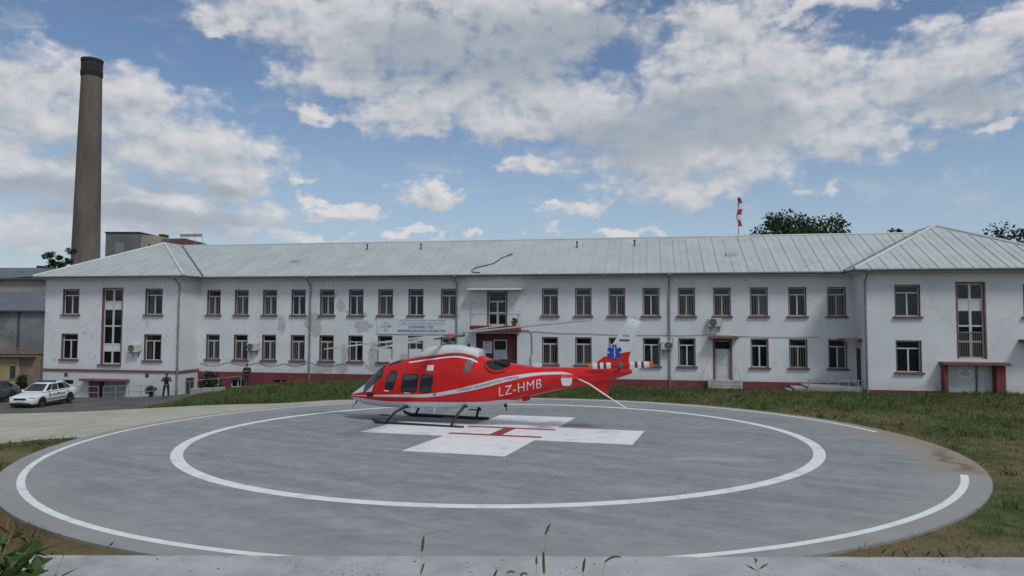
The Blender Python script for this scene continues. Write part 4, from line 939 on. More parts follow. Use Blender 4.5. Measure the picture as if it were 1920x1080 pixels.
# thin white and dark lines sweeping below the cowling
for side in (-1, 1):
    for off, mt, nm in ((0.0, dkred, "cowling_line"), (-.075, hwhite, "cowling_line")):
        mb = MB(); P = []
        for s in np.linspace(-.85, 1.98, 24):
            zt = hull(s)[0]; zz = zt - .07 - .08*max(0, 1-((s-.6)/1.5)**2) + off
            P.append((s, side*(hy(s, zz)+.012), zz))
        lo_ = [(p[0], side*(hy(p[0], p[2]-.05)+.012), p[2]-.05) for p in P]
        for i in range(len(P)-1): mb.quad(P[i], P[i+1], lo_[i+1], lo_[i])
        mb.build(nm, mt, HELI)
    # engine exhaust: a sooty dark plate on the flank paints the mouth's shade, raised red lip
    EX = [(2.26,2.40),(2.33,2.47),(2.7,2.42),(3.10,2.36),(3.12,2.28),(2.98,2.14),(2.74,2.08),(2.50,2.13),(2.34,2.25)]
    side_patch(EX, .012, side, .05, rings=9).build("exhaust", soot, HELI, smooth=40)
    lip = [(s_, side*(hy(s_, z_)+.03), z_) for s_, z_ in [(2.24,2.40),(2.32,2.24),(2.49,2.11),(2.74,2.05),(3.0,2.11),(3.15,2.26)]]
    mb = MB(); mb.tube(lip, [.03,.045,.05,.05,.045,.03], 8); mb.build("exhaust_lip", hred, HELI, smooth=50)
    mb = MB(); mb.tube([(2.5, side*.30, 2.38), (2.8, side*.34, 2.36), (3.16, side*.36, 2.31)], [.08,.11,.10], 12); mb.build("exhaust_pipe", soot, HELI, smooth=50)
    # tailplane with white end plate
    mb = MB(); r0, r1 = 5.15, 5.85; t0, t1 = 5.30, 5.75
    sec = [(0, .0), (.12, .045), (.4, .05), (1, 0), (.4, -.035), (.12, -.035)]
    vs = [(r0+(r1-r0)*a, side*.25, 1.98+b) for a, b in sec] + [(t0+(t1-t0)*a, side*1.02, 1.92+b*.7) for a, b in sec]
    mb.add(vs, [(i, (i+1) % 6, 6+(i+1) % 6, 6+i) for i in range(6)] + [tuple(range(6)), tuple(range(6, 12))[::-1]]); tp = mb.build("tailplane", hred, HELI, smooth=30)
    mb = MB(); q = [(5.32,1.95),(5.74,1.96),(5.69,1.71),(5.60,1.68),(5.38,1.69)]; mb.prism(rounded(q, .05, 3), 1, side*1.02-.02, side*1.02+.02); mb.build("end_plate", hwhite, tp)
# fin, lower fin
def fin(poly, th, name, mt):
    mb = MB(); o = poly; n = len(o); c = Vector((sum(p[0] for p in o)/n, sum(p[1] for p in o)/n)); vs = []; fs = []
    for (t, y) in ((1, 0), (.93, th*.6), (.7, th)):
        for p in o:
            q = c + (Vector(p)-c)*t; vs.append((q[0], -y, q[1]))
    for k in range(2):
        for i in range(n): fs.append((k*n+i, k*n+(i+1) % n, (k+1)*n+(i+1) % n, (k+1)*n+i))
    tri = tessellate_polygon([[Vector((*p, 0)) for p in o]]); fs += [tuple(2*n+i for i in t) for t in tri]
    m = len(vs); vs += [(v[0], -v[1], v[2]) for v in vs]; fs += [tuple(m+i for i in f)[::-1] for f in fs]
    mb.add(vs, fs); return mb.build(name, mt, HELI, smooth=35, merge=True)
fin([(6.05,2.15),(6.30,2.42),(6.62,2.66),(6.85,2.98),(7.50,4.00),(7.56,4.03),(7.97,3.93),(7.95,3.82),(7.62,3.05),(7.52,2.6),(7.55,2.2),(7.0,2.0)], .085, "fin", liv)
fin([(5.6,1.75),(6.0,1.62),(6.72,1.34),(6.78,1.36),(6.79,1.95),(6.0,2.0)], .06, "lower_fin", hred)
# star of life
mb = MB()
for i in range(3):
    a = R(60*i); y = -.094 - .0015*i; c, q = math.cos(a), math.sin(a)
    P = [(-.075,-.27),(.075,-.27),(.075,.27),(-.075,.27)]
    mb.add([(7.03 + p[0]*c - p[1]*q, y, 2.83 + p[0]*q + p[1]*c) for p in P], [(0,1,2,3)])
em = mb.build("star_emblem", blue, HELI)
mb = MB(); mb.box(7.022, 7.038, -.1005, -.0985, 2.60, 3.05); mb.box(7.0, 7.06, -.1005, -.0985, 2.96, 2.985); mb.tube([(7.03,-.1,2.68),(7.07,-.1,2.74),(6.99,-.1,2.80),(7.06,-.1,2.86),(7.0,-.1,2.91)], .009, 5); mb.build("staff", hwhite, em)
mb = MB(); mb.box(7.22, 7.58, -.092, -.0885, 3.30, 3.335); mb.build("flag", hwhite, HELI)
mb = MB(); mb.box(7.21, 7.57, -.092, -.0885, 3.265, 3.30); mb.build("flag", pm("flag_green", (.02, .13, .07), .5), HELI)
mb = MB(); mb.box(7.20, 7.56, -.092, -.0885, 3.23, 3.265); mb.build("flag", dkred, HELI)

def text_mesh(txt, size, bold=0.0, spacing=1.0):
    cu = bpy.data.curves.new("lettering", 'FONT'); cu.body = txt; cu.size = size; cu.offset = bold; cu.space_character = spacing; cu.resolution_u = 3; cu.fill_mode = 'FRONT'
    o = bpy.data.objects.new("lettering", cu); COL.objects.link(o)
    dg = bpy.context.evaluated_depsgraph_get(); me = bpy.data.meshes.new_from_object(o.evaluated_get(dg)); bpy.data.objects.remove(o); bpy.data.curves.remove(cu)
    v = np.empty(len(me.vertices)*3); me.vertices.foreach_get('co', v); v = v.reshape(-1, 3); f = [tuple(p.vertices) for p in me.polygons]; bpy.data.meshes.remove(me)
    return v, f
def text_on(txt, name, mt, parent, fn, width, height, bold=0.0, spacing=1.0, fine=False):
    """flat lettering, its box (width x height) mapped through fn(x, y) -> 3D"""
    v, f = text_mesh(txt, 1.0, bold, spacing)
    if fine:
        bm = bmesh.new(); vv = [bm.verts.new(p) for p in v]
        for t in f:
            try: bm.faces.new([vv[i] for i in t])
            except ValueError: pass
        bmesh.ops.triangulate(bm, faces=bm.faces)
        for _ in range(2): bmesh.ops.subdivide_edges(bm, edges=bm.edges[:], cuts=1, use_grid_fill=True); bmesh.ops.triangulate(bm, faces=bm.faces)
        bm.verts.index_update(); v = np.array([p.co for p in bm.verts]); f = [tuple(p.index for p in q.verts) for q in bm.faces]; bm.free()
    mn, mx = v[:, :2].min(0), v[:, :2].max(0); q = (v[:, :2]-mn)/(mx-mn)
    mb = MB(); mb.add([fn(a*width, b*height) for a, b in q], f); return mb.build(name, mt, parent)
for side in (-1, 1):
    def reg(x, y, side=side):
        s, z = 2.86 + x + .06*y, 1.17 + .226*x + y
        if side > 0: s = 2.86 + 1.55 - x + .06*y; z = 1.17 + .226*(1.55-x) + y
        return (s, side*(hy(s, z)+.012), z)
    text_on("LZ-HMB", "registration", hwhite, HELI, reg, 1.55, .33, -.006, 1.1, True)
    def med(x, y, side=side):
        s = 1.28 + x if side < 0 else 1.28+2.3-x
        lo_ = np.interp(s, [1.1, 2.0, 3.06, 4.09], [1.21, 1.40, 1.69, 1.93]); up_ = np.interp(s, [1.1, 2.0, 3.06, 4.09], [1.36, 1.59, 1.87, 2.04])
        z = lo_ + (up_-lo_)*(.22) + y; return (s, side*(hy(s, z)+.012), z)
    text_on("СПЕШНА МЕДИЦИНСКА ПОМОЩ", "lettering", ltext, HELI, med, 2.3, .10, .004, 1.0, True)
text_on("754", "fin_number", ltext, HELI, lambda x, y: (7.32+x, -.0905, 3.38+y), .22, .09, .01)
# tail rotor on the left side
tc_ = (7.28, -.30, 2.40)
tr = MB(); tr.lathe([(.09, -.06), (.11, 0), (.11, .05), (.05, .08)], 14); hubo = tr.mesh("hub", hgrey, 40)
trg = link("tail_rotor", hubo, HELI, tc_); trg.rotation_euler = (R(90), 0, 0)
tx = MB(); tx.tube([(7.28, -.10, 2.40), (7.28, -.27, 2.40)], .05, 10); tx.build("tail_rotor_shaft", hmetal, HELI)
bm_ = MB(); segs = [(.10,.34,2,.5),(.34,.50,0,1),(.50,.60,1,1),(.60,.73,0,1),(.73,.82,1,1),(.82,1.0,0,1),(1.0,1.14,3,.95)]
for (a, b, mi, wd) in segs:
    ch = .105*wd; bm_.add([(a,-ch,.0),(b,-ch,.0),(b,0,.018),(a,0,.018),(b,ch,0),(a,ch,0),(b,0,-.012),(a,0,-.012)], [(0,1,2,3),(3,2,4,5),(1,0,7,6),(6,7,5,4),(0,3,5,7),(1,6,4,2)], mi)
blm = bm_.mesh("blade", [hwhite, dkred, hred, orange])
for a in (3.0, 183.0):
    o = link("blade", blm, trg); o.rotation_euler = (0, 0, R(a))
# landing gear
for side in (-1, 1):
    Y = side*1.22
    P = [(-2.06, Y, .20), (-1.95, Y, .12), (-1.78, Y, .065), (-1.6, Y, .055), (1.72, Y, .055)]
    mb = MB(); mb.tube(P, [.045, .062, .068, .068, .068], 10); sk = mb.build("skid", hblack, HELI, smooth=50)
    mb = MB(); mb.box(-1.5, 1.66, Y-.035, Y+.035, .0, .02); mb.build("skid_shoe", hmetal, sk)
    mb = MB(); mb.tube([(-.86, side*.35, .66), (-.95, side*.72, .62), (-1.2, side*1.0, .46), (-1.5, Y, .07)], [.06, .06, .05, .045], 8); mb.build("front_leg", hblack, HELI, smooth=50)
    mb = MB(); mb.tube([(1.55, side*.3, .76), (1.5, side*.72, .74), (1.38, side*1.0, .50), (1.2, Y, .07)], [.06, .06, .05, .045], 8); mb.build("rear_leg", hblack, HELI, smooth=50)
    for x, z in ((-1.42, .34), (1.2, .36)):
        mb = MB(); mb.bbox(x-.32, x+.06, Y-.08, Y+.06, z, z+.04, .01); mb.build("step", hblack, HELI)
    mb = MB(); mb.prism([(-.76,.66),(-.66,.66),(-.68,.42),(-.74,.42)], 1, side*.5-.02, side*.5+.02); mb.build("belly_antenna", hwhite, HELI)
    mb = MB(); mb.prism([(.17,.68),(.28,.68),(.21,.42),(.16,.42)], 1, side*.5-.02, side*.5+.02); mb.build("belly_antenna", hwhite, HELI)
mb = MB(); mb.ellipsoid((2.93, -.12, .80), (.07, .07, .09)); mb.tube([(2.95, -.12, .78), (2.97, -.12, .60)], .02, 6); mb.build("beacon", hrub, HELI, smooth=40)
mb = MB(); mb.ellipsoid((2.0, -.35, .62), (.06, .06, .06)); mb.build("belly_light", hrub, HELI, smooth=40)
mb = MB(); mb.tube([(-3.42, -.1, .70), (-3.5, -.1, .60)], .035, 8); mb.tube([(-3.5, -.1, .62), (-3.66, -.1, .44)], .012, 6); mb.build("wire_cutter", hrub, HELI)
mb = MB(); mb.prism([(-2.02,2.15),(-1.86,2.24),(-1.95,2.36),(-2.12,2.44),(-2.07,2.34)], 1, -.015, .015); mb.build("wire_cutter", hwhite, HELI)
mb = MB(); mb.ellipsoid((1.42, -.1, 2.98), (.06, .06, .08)); mb.tube([(1.42, -.1, 2.9), (1.42, -.1, 2.75)], .025, 6); mb.build("beacon", hrub, HELI, smooth=40)
mb = MB(); mb.box(4.02, 4.28, -.12, .12, 2.2, 2.37); mb.build("antenna", hwhite, HELI)
mb = MB(); mb.prism([(3.5,1.05),(3.9,1.16),(3.82,1.0),(3.6,.95)], 1, -.015, .015); mb.build("belly_antenna", hred, HELI)
# main rotor: mast, head, four blades; the disc is tipped forward
mrot = empty("main_rotor", (.55, 0, 3.27)); mrot.parent = HELI; mrot.rotation_euler = (R(3.0), R(-6.4), 0)
mb = MB(); mb.tube([(0,0,-.45),(0,0,0)], .08, 12); mb.build("mast", hmetal, mrot, smooth=50)
mb = MB(); mb.lathe([(.12,-.22),(.17,-.2),(.17,-.14),(.1,-.1),(.13,-.05),(.26,-.03),(.26,.04),(.12,.07)], 20)
for k in range(4):
    a = math.pi/2*k + .4; mb.tube([(.22*math.cos(a), .22*math.sin(a), -.12), (.24*math.cos(a), .24*math.sin(a), .0)], .025, 6)
mb.build("rotor_head", hgrey, mrot, smooth=40)
mb = MB(); mb.lathe([(.24,.05),(.2,.11),(.10,.14),(.02,.15)], 18); mb.build("rotor_cap", hred, mrot, smooth=40)
bl = MB(); n = 22; sec = [(-.30,.0),(-.26,.03),(-.12,.038),(.12,.0),(-.12,-.015),(-.26,-.018)]
vs = []; fs = []; xs = [.62,.75,.95,1.2] + list(np.linspace(1.5, 5.55, n)) + [5.65]
for i, x in enumerate(xs):
    sc = .35 if i == 0 else (.6 if i == 1 else (.85 if i == 2 else 1.0)); sc = .8 if i == len(xs)-1 else sc
    dz = .10 - .0018*max(0, x-.6)**1.75
    tw_ = .10 - .02*x
    for (a, b) in sec: vs.append((x, (a+.09)*sc, b*sc*1.2 + dz - (a+.09)*tw_))
for i in range(len(xs)-1):
    for k in range(6): fs.append((i*6+k, i*6+(k+1) % 6, (i+1)*6+(k+1) % 6, (i+1)*6+k))
fs += [tuple(range(6)), tuple(range((len(xs)-1)*6, len(xs)*6))[::-1]]
bl.add(vs, fs); bmain = bl.mesh("blade", bladem, 40)
gr = MB(); gr.bbox(.2, .66, -.07, .07, -.03, .07, .02); gr.tube([(.3,-.12,-.02),(.6,-.10,.03)], .02, 6); grm = gr.mesh("blade_grip", hgrey)
for k in range(4):
    b_ = link("blade", bmain, mrot); b_.rotation_euler = (0, 0, R(90*k)); g_ = link("blade_grip", grm, mrot); g_.rotation_euler = (0, 0, R(90*k))
# thin white tail skid slanting down and back
mb = MB(); mb.tube([(5.68, -.33, 1.92), (6.2, -.36, 1.70), (6.66, -.36, 1.41), (7.05, -.34, 1.17), (7.47, -.32, .93)], [.02, .026, .024, .02, .015], 8); mb.build("tail_skid", hwhite, HELI, smooth=50)
# ------------------------------------------------------------------ things on and about the building
def bthing(name, label, cat, u, y, z, group=None):
    """an empty standing in the building's frame"""
    p = bw(u, y, z); return empty(name, p, YAW, label, cat, group)
acw = pm("ac_casing", (.50, .50, .47), .5, .08, 4, dirt=((.35, .32, .27), 3, .58, .5))
def ac_unit(u, y, z, label, w=.82, h=.58, flip=False):
    t = bthing("air_conditioner", label, "air conditioner", u, y, z, "outdoor air conditioner units on the facade")
    mb = MB(); mb.bbox(-w/2, w/2, -.38, -.06, 0, h, .02); mb.build("casing", acw, t)
    cxx = -w*.16*(-1 if flip else 1)
    mb = MB(); n = 20
    for r0, r1, mi, yy in ((0, .235, 0, -.382), (.235, .26, 1, -.386)):
        for k in range(n):
            a0, a1 = 2*math.pi*k/n, 2*math.pi*(k+1)/n
            mb.add([(cxx+r*math.cos(a), yy, h/2+r*math.sin(a)) for r, a in ((r0, a0), (r1, a0), (r1, a1), (r0, a1))], [(0,1,2,3)], mi)
    mb.build("fan_mouth", [board, dkiron], t)
    mb = MB()
    for r in (.06, .12, .18, .23):
        for k in range(n):
            a0, a1 = 2*math.pi*k/n, 2*math.pi*(k+1)/n
            mb.add([(cxx+q*math.cos(a), -.392, h/2+q*math.sin(a)) for q, a in ((r-.006, a0), (r+.006, a0), (r+.006, a1), (r-.006, a1))], [(0,1,2,3)])
    for k in range(4):
        a = math.pi*k/4; c, s = math.cos(a)*.24, math.sin(a)*.24; mb.tube([(cxx-c, -.394, h/2-s), (cxx+c, -.394, h/2+s)], .007, 4)
    mb.build("fan_grille", iron, t)
    mb = MB()
    for x in (-w*.32, w*.32): mb.box(x-.02, x+.02, -.42, 0, -.045, 0); mb.box(x-.02, x+.02, -.03, 0, -.35, -.045)
    mb.build("bracket", dkiron, t)
    mb = MB(); mb.tube([(w/2-.03, -.2, .15), (w/2+.07, -.2, .15), (w/2+.09, -.05, .3), (w/2+.09, -.03, .75), (w/2+.02, .0, .8)], .03, 6); mb.build("hose", pvc, t)
ac_unit(-28.28, WY, 2.2, "grey air conditioner left of a ground-floor window on the left wing")
ac_unit(-19.95, 0, 2.3, "pale air conditioner between two ground-floor windows behind the standing man")
ac_unit(13.9, 0, 4.3, "white air conditioner on the wall above the white side door", .86, .56)
ac_unit(10.72, 0, 2.72, "air conditioner beside a downpipe right of the helicopter tail", .74, .56, True)

# banner over the ground floor
bann = pm("banner_vinyl", (.58, .64, .69), .5, .04, 2)
blt = pm("banner_blue_print", (.03, .07, .17), .6, .1, 3); mauve = pm("banner_mauve_print", (.34, .25, .36), .6, .1, 3)
bt = bthing("clinic_banner", "wide pale blue clinic banner with dark lettering left of the entrance", "banner", -7.22, -.03, 3.64)
mb = MB(); mb.box(-2.87, 2.87, -.02, .02, 0, 1.14); mb.build("sheet", bann, bt)
def bl_text(txt, x0, x1, z0, z1, bold):
    text_on(txt, "lettering", blt, bt, lambda a, b: (x0+a, -.024, z0+b), x1-x0, z1-z0, bold)
bl_text("МНОГОПРОФИЛНА БОЛНИЦА ЗА АКТИВНО ЛЕЧЕНИЕ", -1.12, 2.38, .94, 1.04, .012)
bl_text("„ПРОФ. Д-Р СТОЯН КИРКОВИЧ“ АД ГР. СТАРА ЗАГОРА", -.96, 2.28, .75, .85, .012)
bl_text("КЛИНИКА ПО", -.42, 1.42, .41, .62, .03)
bl_text("ИНФЕКЦИОЗНИ БОЛЕСТИ", -1.26, 2.3, .10, .33, .03)
mb = MB(); mb.box(-1.3, 2.38, -.026, -.021, .68, .695); mb.build("rule", blt, bt)
mb = MB()
for a, b, c, d in ((-2.30,-2.07,.80,.84), (-2.30,-2.26,.22,.80), (-2.11,-2.07,.22,.80), (-2.30,-2.07,.20,.24), (-2.60,-2.34,.46,.50), (-2.60,-2.34,.60,.64), (-2.03,-1.76,.46,.64)): mb.box(a, b, -.027, -.021, c, d)
mb.build("cross_emblem", mauve, bt)
# notices
nt = bthing("notice_board", "white notice board on the red wall beside the entrance door", "notice board", -1.87, .45, 2.3)
mb = MB(); mb.box(-.33, .33, -.03, -.004, 0, .85); mb.build("sheet", hwhite, nt)
mb = MB()
for z, w in ((.70,.12), (.56,.24), (.47,.22), (.38,.24), (.29,.18), (.2,.22)): mb.box(-w, w, -.034, -.031, z, z+(.06 if z > .6 else .022))
mb.build("print", blt, nt)
nt = bthing("paper_notice", "paper notice taped to the white panel under the right porch", "notice", 28.3, WY+.06, 1.38)
mb = MB(); mb.box(-.36, .36, -.012, -.002, 0, .42); mb.build("sheet", hwhite, nt)
mb = MB(); mb.box(-.13, .13, -.016, -.013, .32, .37); mb.box(-.30, .30, -.016, -.013, .20, .25); mb.box(-.24, .24, -.016, -.013, .08, .11); mb.build("print", blt, nt)
# potted plant on the balcony
leafm = pm("dark_leaf", (.035, .06, .022), .6, .35, 3)
def leaf_cloud(c, r, n, size, mt_i=0, flat=0.0, mb=None, seed=1):
    g = np.random.default_rng(seed); mb = mb or MB()
    d = g.normal(size=(n, 3)); d /= np.linalg.norm(d, axis=1)[:, None]; p = d * (g.random((n, 1))**(1/2.2)) * np.array(r) + np.array(c)
    for q in p:
        a = g.normal(size=3); a /= np.linalg.norm(a); b = np.cross(a, g.normal(size=3)); b /= np.linalg.norm(b); s = size*(.6+.8*g.random()); a *= s; b *= s*.5
        mb.add([q-a, q+b*.9, q+a, q-b*.9], [(0,1,2,3)], mt_i)
    return mb
pp = bthing("potted_plant", "small dark potted plant at the right end of the balcony", "plant", .25, -.45, 4.14)
mb = MB(); mb.lathe([(.11, 0), (.15, .26), (.17, .28), (.13, .27)], 12); mb.build("pot", pm("clay_pot", (.2, .09, .06), .8), pp)
leaf_cloud((0, 0, .45), (.26, .22, .24), 90, .09, seed=4).build("foliage", leafm, pp)
# cables
def cable(name, pts, r, label, mt=dkiron):
    mb = MB(); W_ = [bw(*p) for p in pts]; mb.tube(W_, r, 6); tag(mb.build(name, mt, smooth=50), label, "cable")
k_ = lambda u, y, l=.05: (u, y, EZ + K*(y+.6) + l)
cable("roof_cable", [k_(-2.24,-.42), k_(-2.81,-.32), k_(-2.96,-.04), k_(-2.76,.43), k_(-2.21,.8), k_(-1.62,1.17), k_(-1.32,1.84), k_(-1.2,2.24), k_(-.9,2.54), k_(-.5,2.83,.12)], .045, "loose black cable lying across the pale metal roof")
def sag(pts, s, n=6):
    out = []
    for a, b in zip(pts[:-1], pts[1:]):
        for i in range(n):
            t = i/n; out.append((a[0]+(b[0]-a[0])*t, a[1], a[2]+(b[2]-a[2])*t - s*math.sin(math.pi*t)))
    return out + [pts[-1]]
cable("wall_cable", sag([(1.46,-.03,3.9),(5.3,-.03,3.76),(10.4,-.03,3.7),(13.3,-.03,3.76)], .05) + sag([(15.5,-.03,3.66),(20.48,-.03,3.66)], .05), .014, "thin cable strung along the facade right of the entrance")
cable("sagging_cable", sag([(-24.48,-.03,1.3),(-22.0,-.03,1.44),(-19.59,-.03,1.43),(-17.44,-.03,1.38),(-15.41,-.03,1.49),(-12.6,-.03,1.46)], .24), .016, "thin cable sagging below the ground-floor windows on the left", iron)
mb = MB(); mb.tube([bw(-.2,-.06,4.0), bw(1.2,-.06,3.97), bw(1.45,-.06,3.85), bw(1.47,-.06,2.4), bw(1.36,-.06,2.1), bw(1.38,-.06,1.0)], .035, 8)
tag(mb.build("conduit_pipe", iron, smooth=50), "bent grey pipe running down the wall right of the entrance", "pipe")
# railings and low wall by the left wing
def handrail(p0, p1, label, n, h=.95, mid=True):
    t = empty("handrail", p0, 0, label, "railing"); d = Vector(p1)-Vector(p0)
    for i in range(n):
        q = d*(i/(n-1)); mb = MB(); mb.tube([q, q + Vector((0,0,h))], .025, 6); mb.build("post", iron, t)
    for z in ([h, h*.55] if mid else [h]):
        mb = MB(); mb.tube([Vector((0,0,z)), d + Vector((0,0,z))], .024, 6); mb.build("rail", iron, t)
def on(u, y): 
    p = bw(u, y); return (p.x, p.y, h1(p.x, p.y))
handrail(on(-29.2, -4.4), on(-25.4, -4.0), "thin metal handrail in front of the left wing, behind the standing man", 5)
handrail(on(-33.6, -4.6), on(-29.6, -4.4), "thin metal handrail behind the white police car", 5)
handrail(on(-22.3, -3.6), on(-19.4, -2.6), "pale handrail beside the bush at the corner of the left wing", 3, 1.0, False)
p = on(-22.0, -4.6); q = on(-19.5, -4.4)
t = empty("retaining_wall", p, math.atan2(q[1]-p[1], q[0]-p[0]), "low grey concrete wall at the foot of the grassy slope", "wall")
L_ = math.hypot(q[0]-p[0], q[1]-p[1])
for i in range(3):
    mb = MB(); mb.bbox(L_*i/3+.01, L_*(i+1)/3-.01, -.12, .12, -.5, .52+.05*i, .015); mb.build("concrete_block", concr, t)

# ------------------------------------------------------------------ windsock behind the roof
wx, wy = 18.95, 60.0
t = empty("windsock", (wx, wy, -1), 0, "red and white windsock hanging limp on a thin pole behind the roof", "windsock")
mb = MB(); mb.tube([(0,0,0),(0,0,15.7)], [.06,.035], 8); mb.build("pole", iron, t)
sockr = pm("windsock_red", (.42, .03, .05), .8, .1, 4); sockw = pm("windsock_white", (.66, .64, .64), .8, .06, 4)
mb = MB(); n = 14; zs = np.linspace(15.9, 13.5, 16); vs = []; fs = []; ms = []
for i, z in enumerate(zs):
    f = i/15
    for k in range(n):
        a = 2*math.pi*k/n; r = (.13 + .09*math.sin(math.pi*min(1, f*1.15))**.7) * (1 + .3*math.sin(3*a + f*7) + .12*math.sin(5*a - f*11)); vs.append((.13 + .07*math.sin(f*7) + r*math.cos(a)*(.7 + .3*f), r*math.sin(a)*.6, z))
for i in range(15):
    for k in range(n): fs.append((i*n+k, (i+1)*n+k, (i+1)*n+(k+1) % n, i*n+(k+1) % n)); ms.append(0 if (i//3) % 2 == 0 else 1)
mb.add(vs, fs); mb.m = ms; mb.build("sock", [sockr, sockw], t, smooth=True)
mb = MB(); mb.lathe([(.03, 15.6), (.06, 15.75), (.03, 15.98)], 8); mb.build("swivel", dkiron, t)

# ------------------------------------------------------------------ chimney
brick = bpy.data.materials.new("chimney_brick"); brick.use_nodes = True
N = NT(brick.node_tree); bs = brick.node_tree.nodes['Principled BSDF']; p = N.new('ShaderNodeTexCoord').outputs['Object']; s = N.sep(p)
an = N.math('MULTIPLY', N.math('ARCTAN2', s[1], s[0]), 1.6)
bt_ = N.new('ShaderNodeTexBrick'); N.l.new(N.comb(an, s[2], 0.0), bt_.inputs['Vector'])
bt_.inputs['Scale'].default_value = 1.5; bt_.inputs['Color1'].default_value = (.165, .138, .115, 1); bt_.inputs['Color2'].default_value = (.125, .106, .092, 1); bt_.inputs['Mortar'].default_value = (.15, .135, .12, 1); bt_.inputs['Mortar Size'].default_value = .02
n1 = N.noise(N.vec('MULTIPLY', p, (.8, .8, .12)), 1, 6, .6)
c = N.mix(N.math('MULTIPLY', N.ramp(n1, .38, .66), .65), bt_.outputs[0], (.075, .066, .06, 1)); N.l.new(c, bs.inputs['Base Color']); bs.inputs['Roughness'].default_value = .9
sootb = pm("chimney_crown_soot", (.03, .027, .025), .9, .3, 1)
CH = (-56.4, 95.0)
t = empty("brick_chimney", (CH[0], CH[1], -1.2), 0, "tall tapering brick factory chimney with blackened top at the left", "chimney")
def cr(z): return 1.95 - (1.95-1.24)*z/39.0
mb = MB(); n = 28; prof = [(cr(z), z) for z in np.linspace(0, 37.9, 28)]; mb.lathe(prof, n); mb.build("shaft", brick, t, smooth=40)
mb = MB(); mb.lathe([(1.27, 37.9), (1.35, 38.1), (1.35, 38.7), (1.30, 38.75), (1.30, 39.9), (1.36, 39.95), (1.36, 40.3), (1.0, 40.3), (.95, 38.6)], n); mb.build("crown", sootb, t, smooth=30)
# ------------------------------------------------------------------ buildings behind on the left
dkgrey = pm("dark_rendered_wall", (.13, .14, .155), .9, .15, .35, dirt=((.2, .2, .2), .25, .56, .5)); tan = pm("tan_wall", (.33, .29, .235), .9, .1, .5, dirt=((.25, .22, .18), .5, .55, .6))
brown = pm("brown_cladding", (.15, .065, .055), .8, .2, 1)
fy = 125.0
def fx(px): return (px-960)/1350*fy
def fz(py): return 5.05 + (590-py)/1350*fy
t = empty("grey_block", (0, fy, 0), 0, "dark grey block of flats behind the chimney and left roof", "building")
mb = MB(); mb.box(fx(195), fx(258), 0, 12, -2, fz(438)); mb.build("wall", dkgrey, t)
mb = MB(); mb.box(fx(195)-.1, fx(258)+.1, -.1, 12.1, fz(438), fz(438)+.25); mb.build("roof", sootb, t)
mb = MB(); mb.box(fx(214), fx(230), -.05, 0.0, fz(475), fz(456)); mb.build("patch", pm("grey_patch", (.2, .21, .22), .9), t)
t = empty("tan_block", (0, fy, 0), 0, "tan block with a flat roof right of the dark grey block", "building")
mb = MB(); mb.prism([(fx(258)+.02, -2), (fx(296), -2), (fx(296), fz(443)), (fx(258)+.02, fz(440))], 1, .5, 10); mb.build("wall", tan, t)
mb = MB(); mb.box(fx(284), fx(293), 2, 4, fz(442), fz(437)); mb.build("roof_cabin", sootb, t)
mb = MB(); mb.box(fx(273), fx(277), .44, .5, fz(462), fz(458)); mb.build("window", board, t)
t = empty("brown_rooftop", (0, fy, 0), 0, "low brown rooftop structure under the sign frame", "building")
mb = MB(); mb.box(fx(296)+.02, fx(312), 1, 8, -2, fz(447)); mb.build("wall", dkgrey, t)
mb = MB(); mb.prism([(fx(313), -2), (fx(352), -2), (fx(352), fz(451)), (fx(338), fz(446)), (fx(313), fz(447))], 1, 1, 8); mb.build("upper_wall", brown, t)
mb = MB(); mb.box(fx(352)+.02, fx(372), 1.5, 8, -2, fz(458)); mb.build("side_wall", pm("pale_wall", (.42, .41, .4), .9), t)
t = empty("rooftop_sign", (fx(330), fy+1.5, fz(449)), R(-9), "row of small dark red letters on a rooftop frame", "sign")
for i in range(12):
    x = i*.34; mb = MB(); a = .13
    mb.box(x-a, x-a+.07, -.04, .04, .62, 1.05); mb.box(x+a-.07, x+a, -.04, .04, .62, 1.05)
    if i % 3 != 1: mb.box(x-a+.07, x+a-.07, -.038, .038, .98, 1.05)
    if i % 2 == 0: mb.box(x-a+.07, x+a-.07, -.038, .038, .8, .87)
    if i % 4 == 3: mb.box(x-a+.07, x+a-.07, -.038, .038, .62, .69)
    mb.build("letter", brown, t)
mb = MB()
for x in (-.2, 1.2, 2.6, 4.0): mb.tube([(x, 0.06, -1), (x, .06, 1.25)], .035, 5)
mb.tube([(-.3, .06, .58), (4.1, .06, .58)], .03, 5); mb.build("frame", iron, t)

oldw = pm("stained_render", (.33, .315, .285), .95, .15, .35, .2, 10, dirt=((.155, .15, .145), .4, .5, .8)); oldroof = pm("dark_sheet_roof", (.10, .115, .13), .7, .15, .5); shed = pm("grey_stained_wall", (.19, .20, .205), .95, .2, .3, dirt=((.11, .11, .11), .35, .48, .8))
yel = pm("yellow_render", (.36, .28, .14), .95, .12, .8, dirt=((.25, .2, .12), .8, .55, .6)); tile = pm("mossy_tile", (.14, .11, .085), .95, .3, 3, .5, 8)
brn = pm("brown_render", (.23, .165, .135), .95, .15, .6, dirt=((.15, .11, .1), .6, .5, .6))
d = 78.0
def qx(px): return (px-960)/1350*d
def qz(py): return 5.05 + (590-py)/1350*d
t = empty("warehouse", (0, d, 0), 0, "old stained warehouse with dark pitched roof at the left edge", "building")
mb = MB(); mb.box(qx(-150), qx(140), 0, 18, -2, qz(520)); mb.build("wall", oldw, t)
mb = MB(); x0, x1 = qx(-155), qx(85); z0, z1 = qz(523), qz(497)
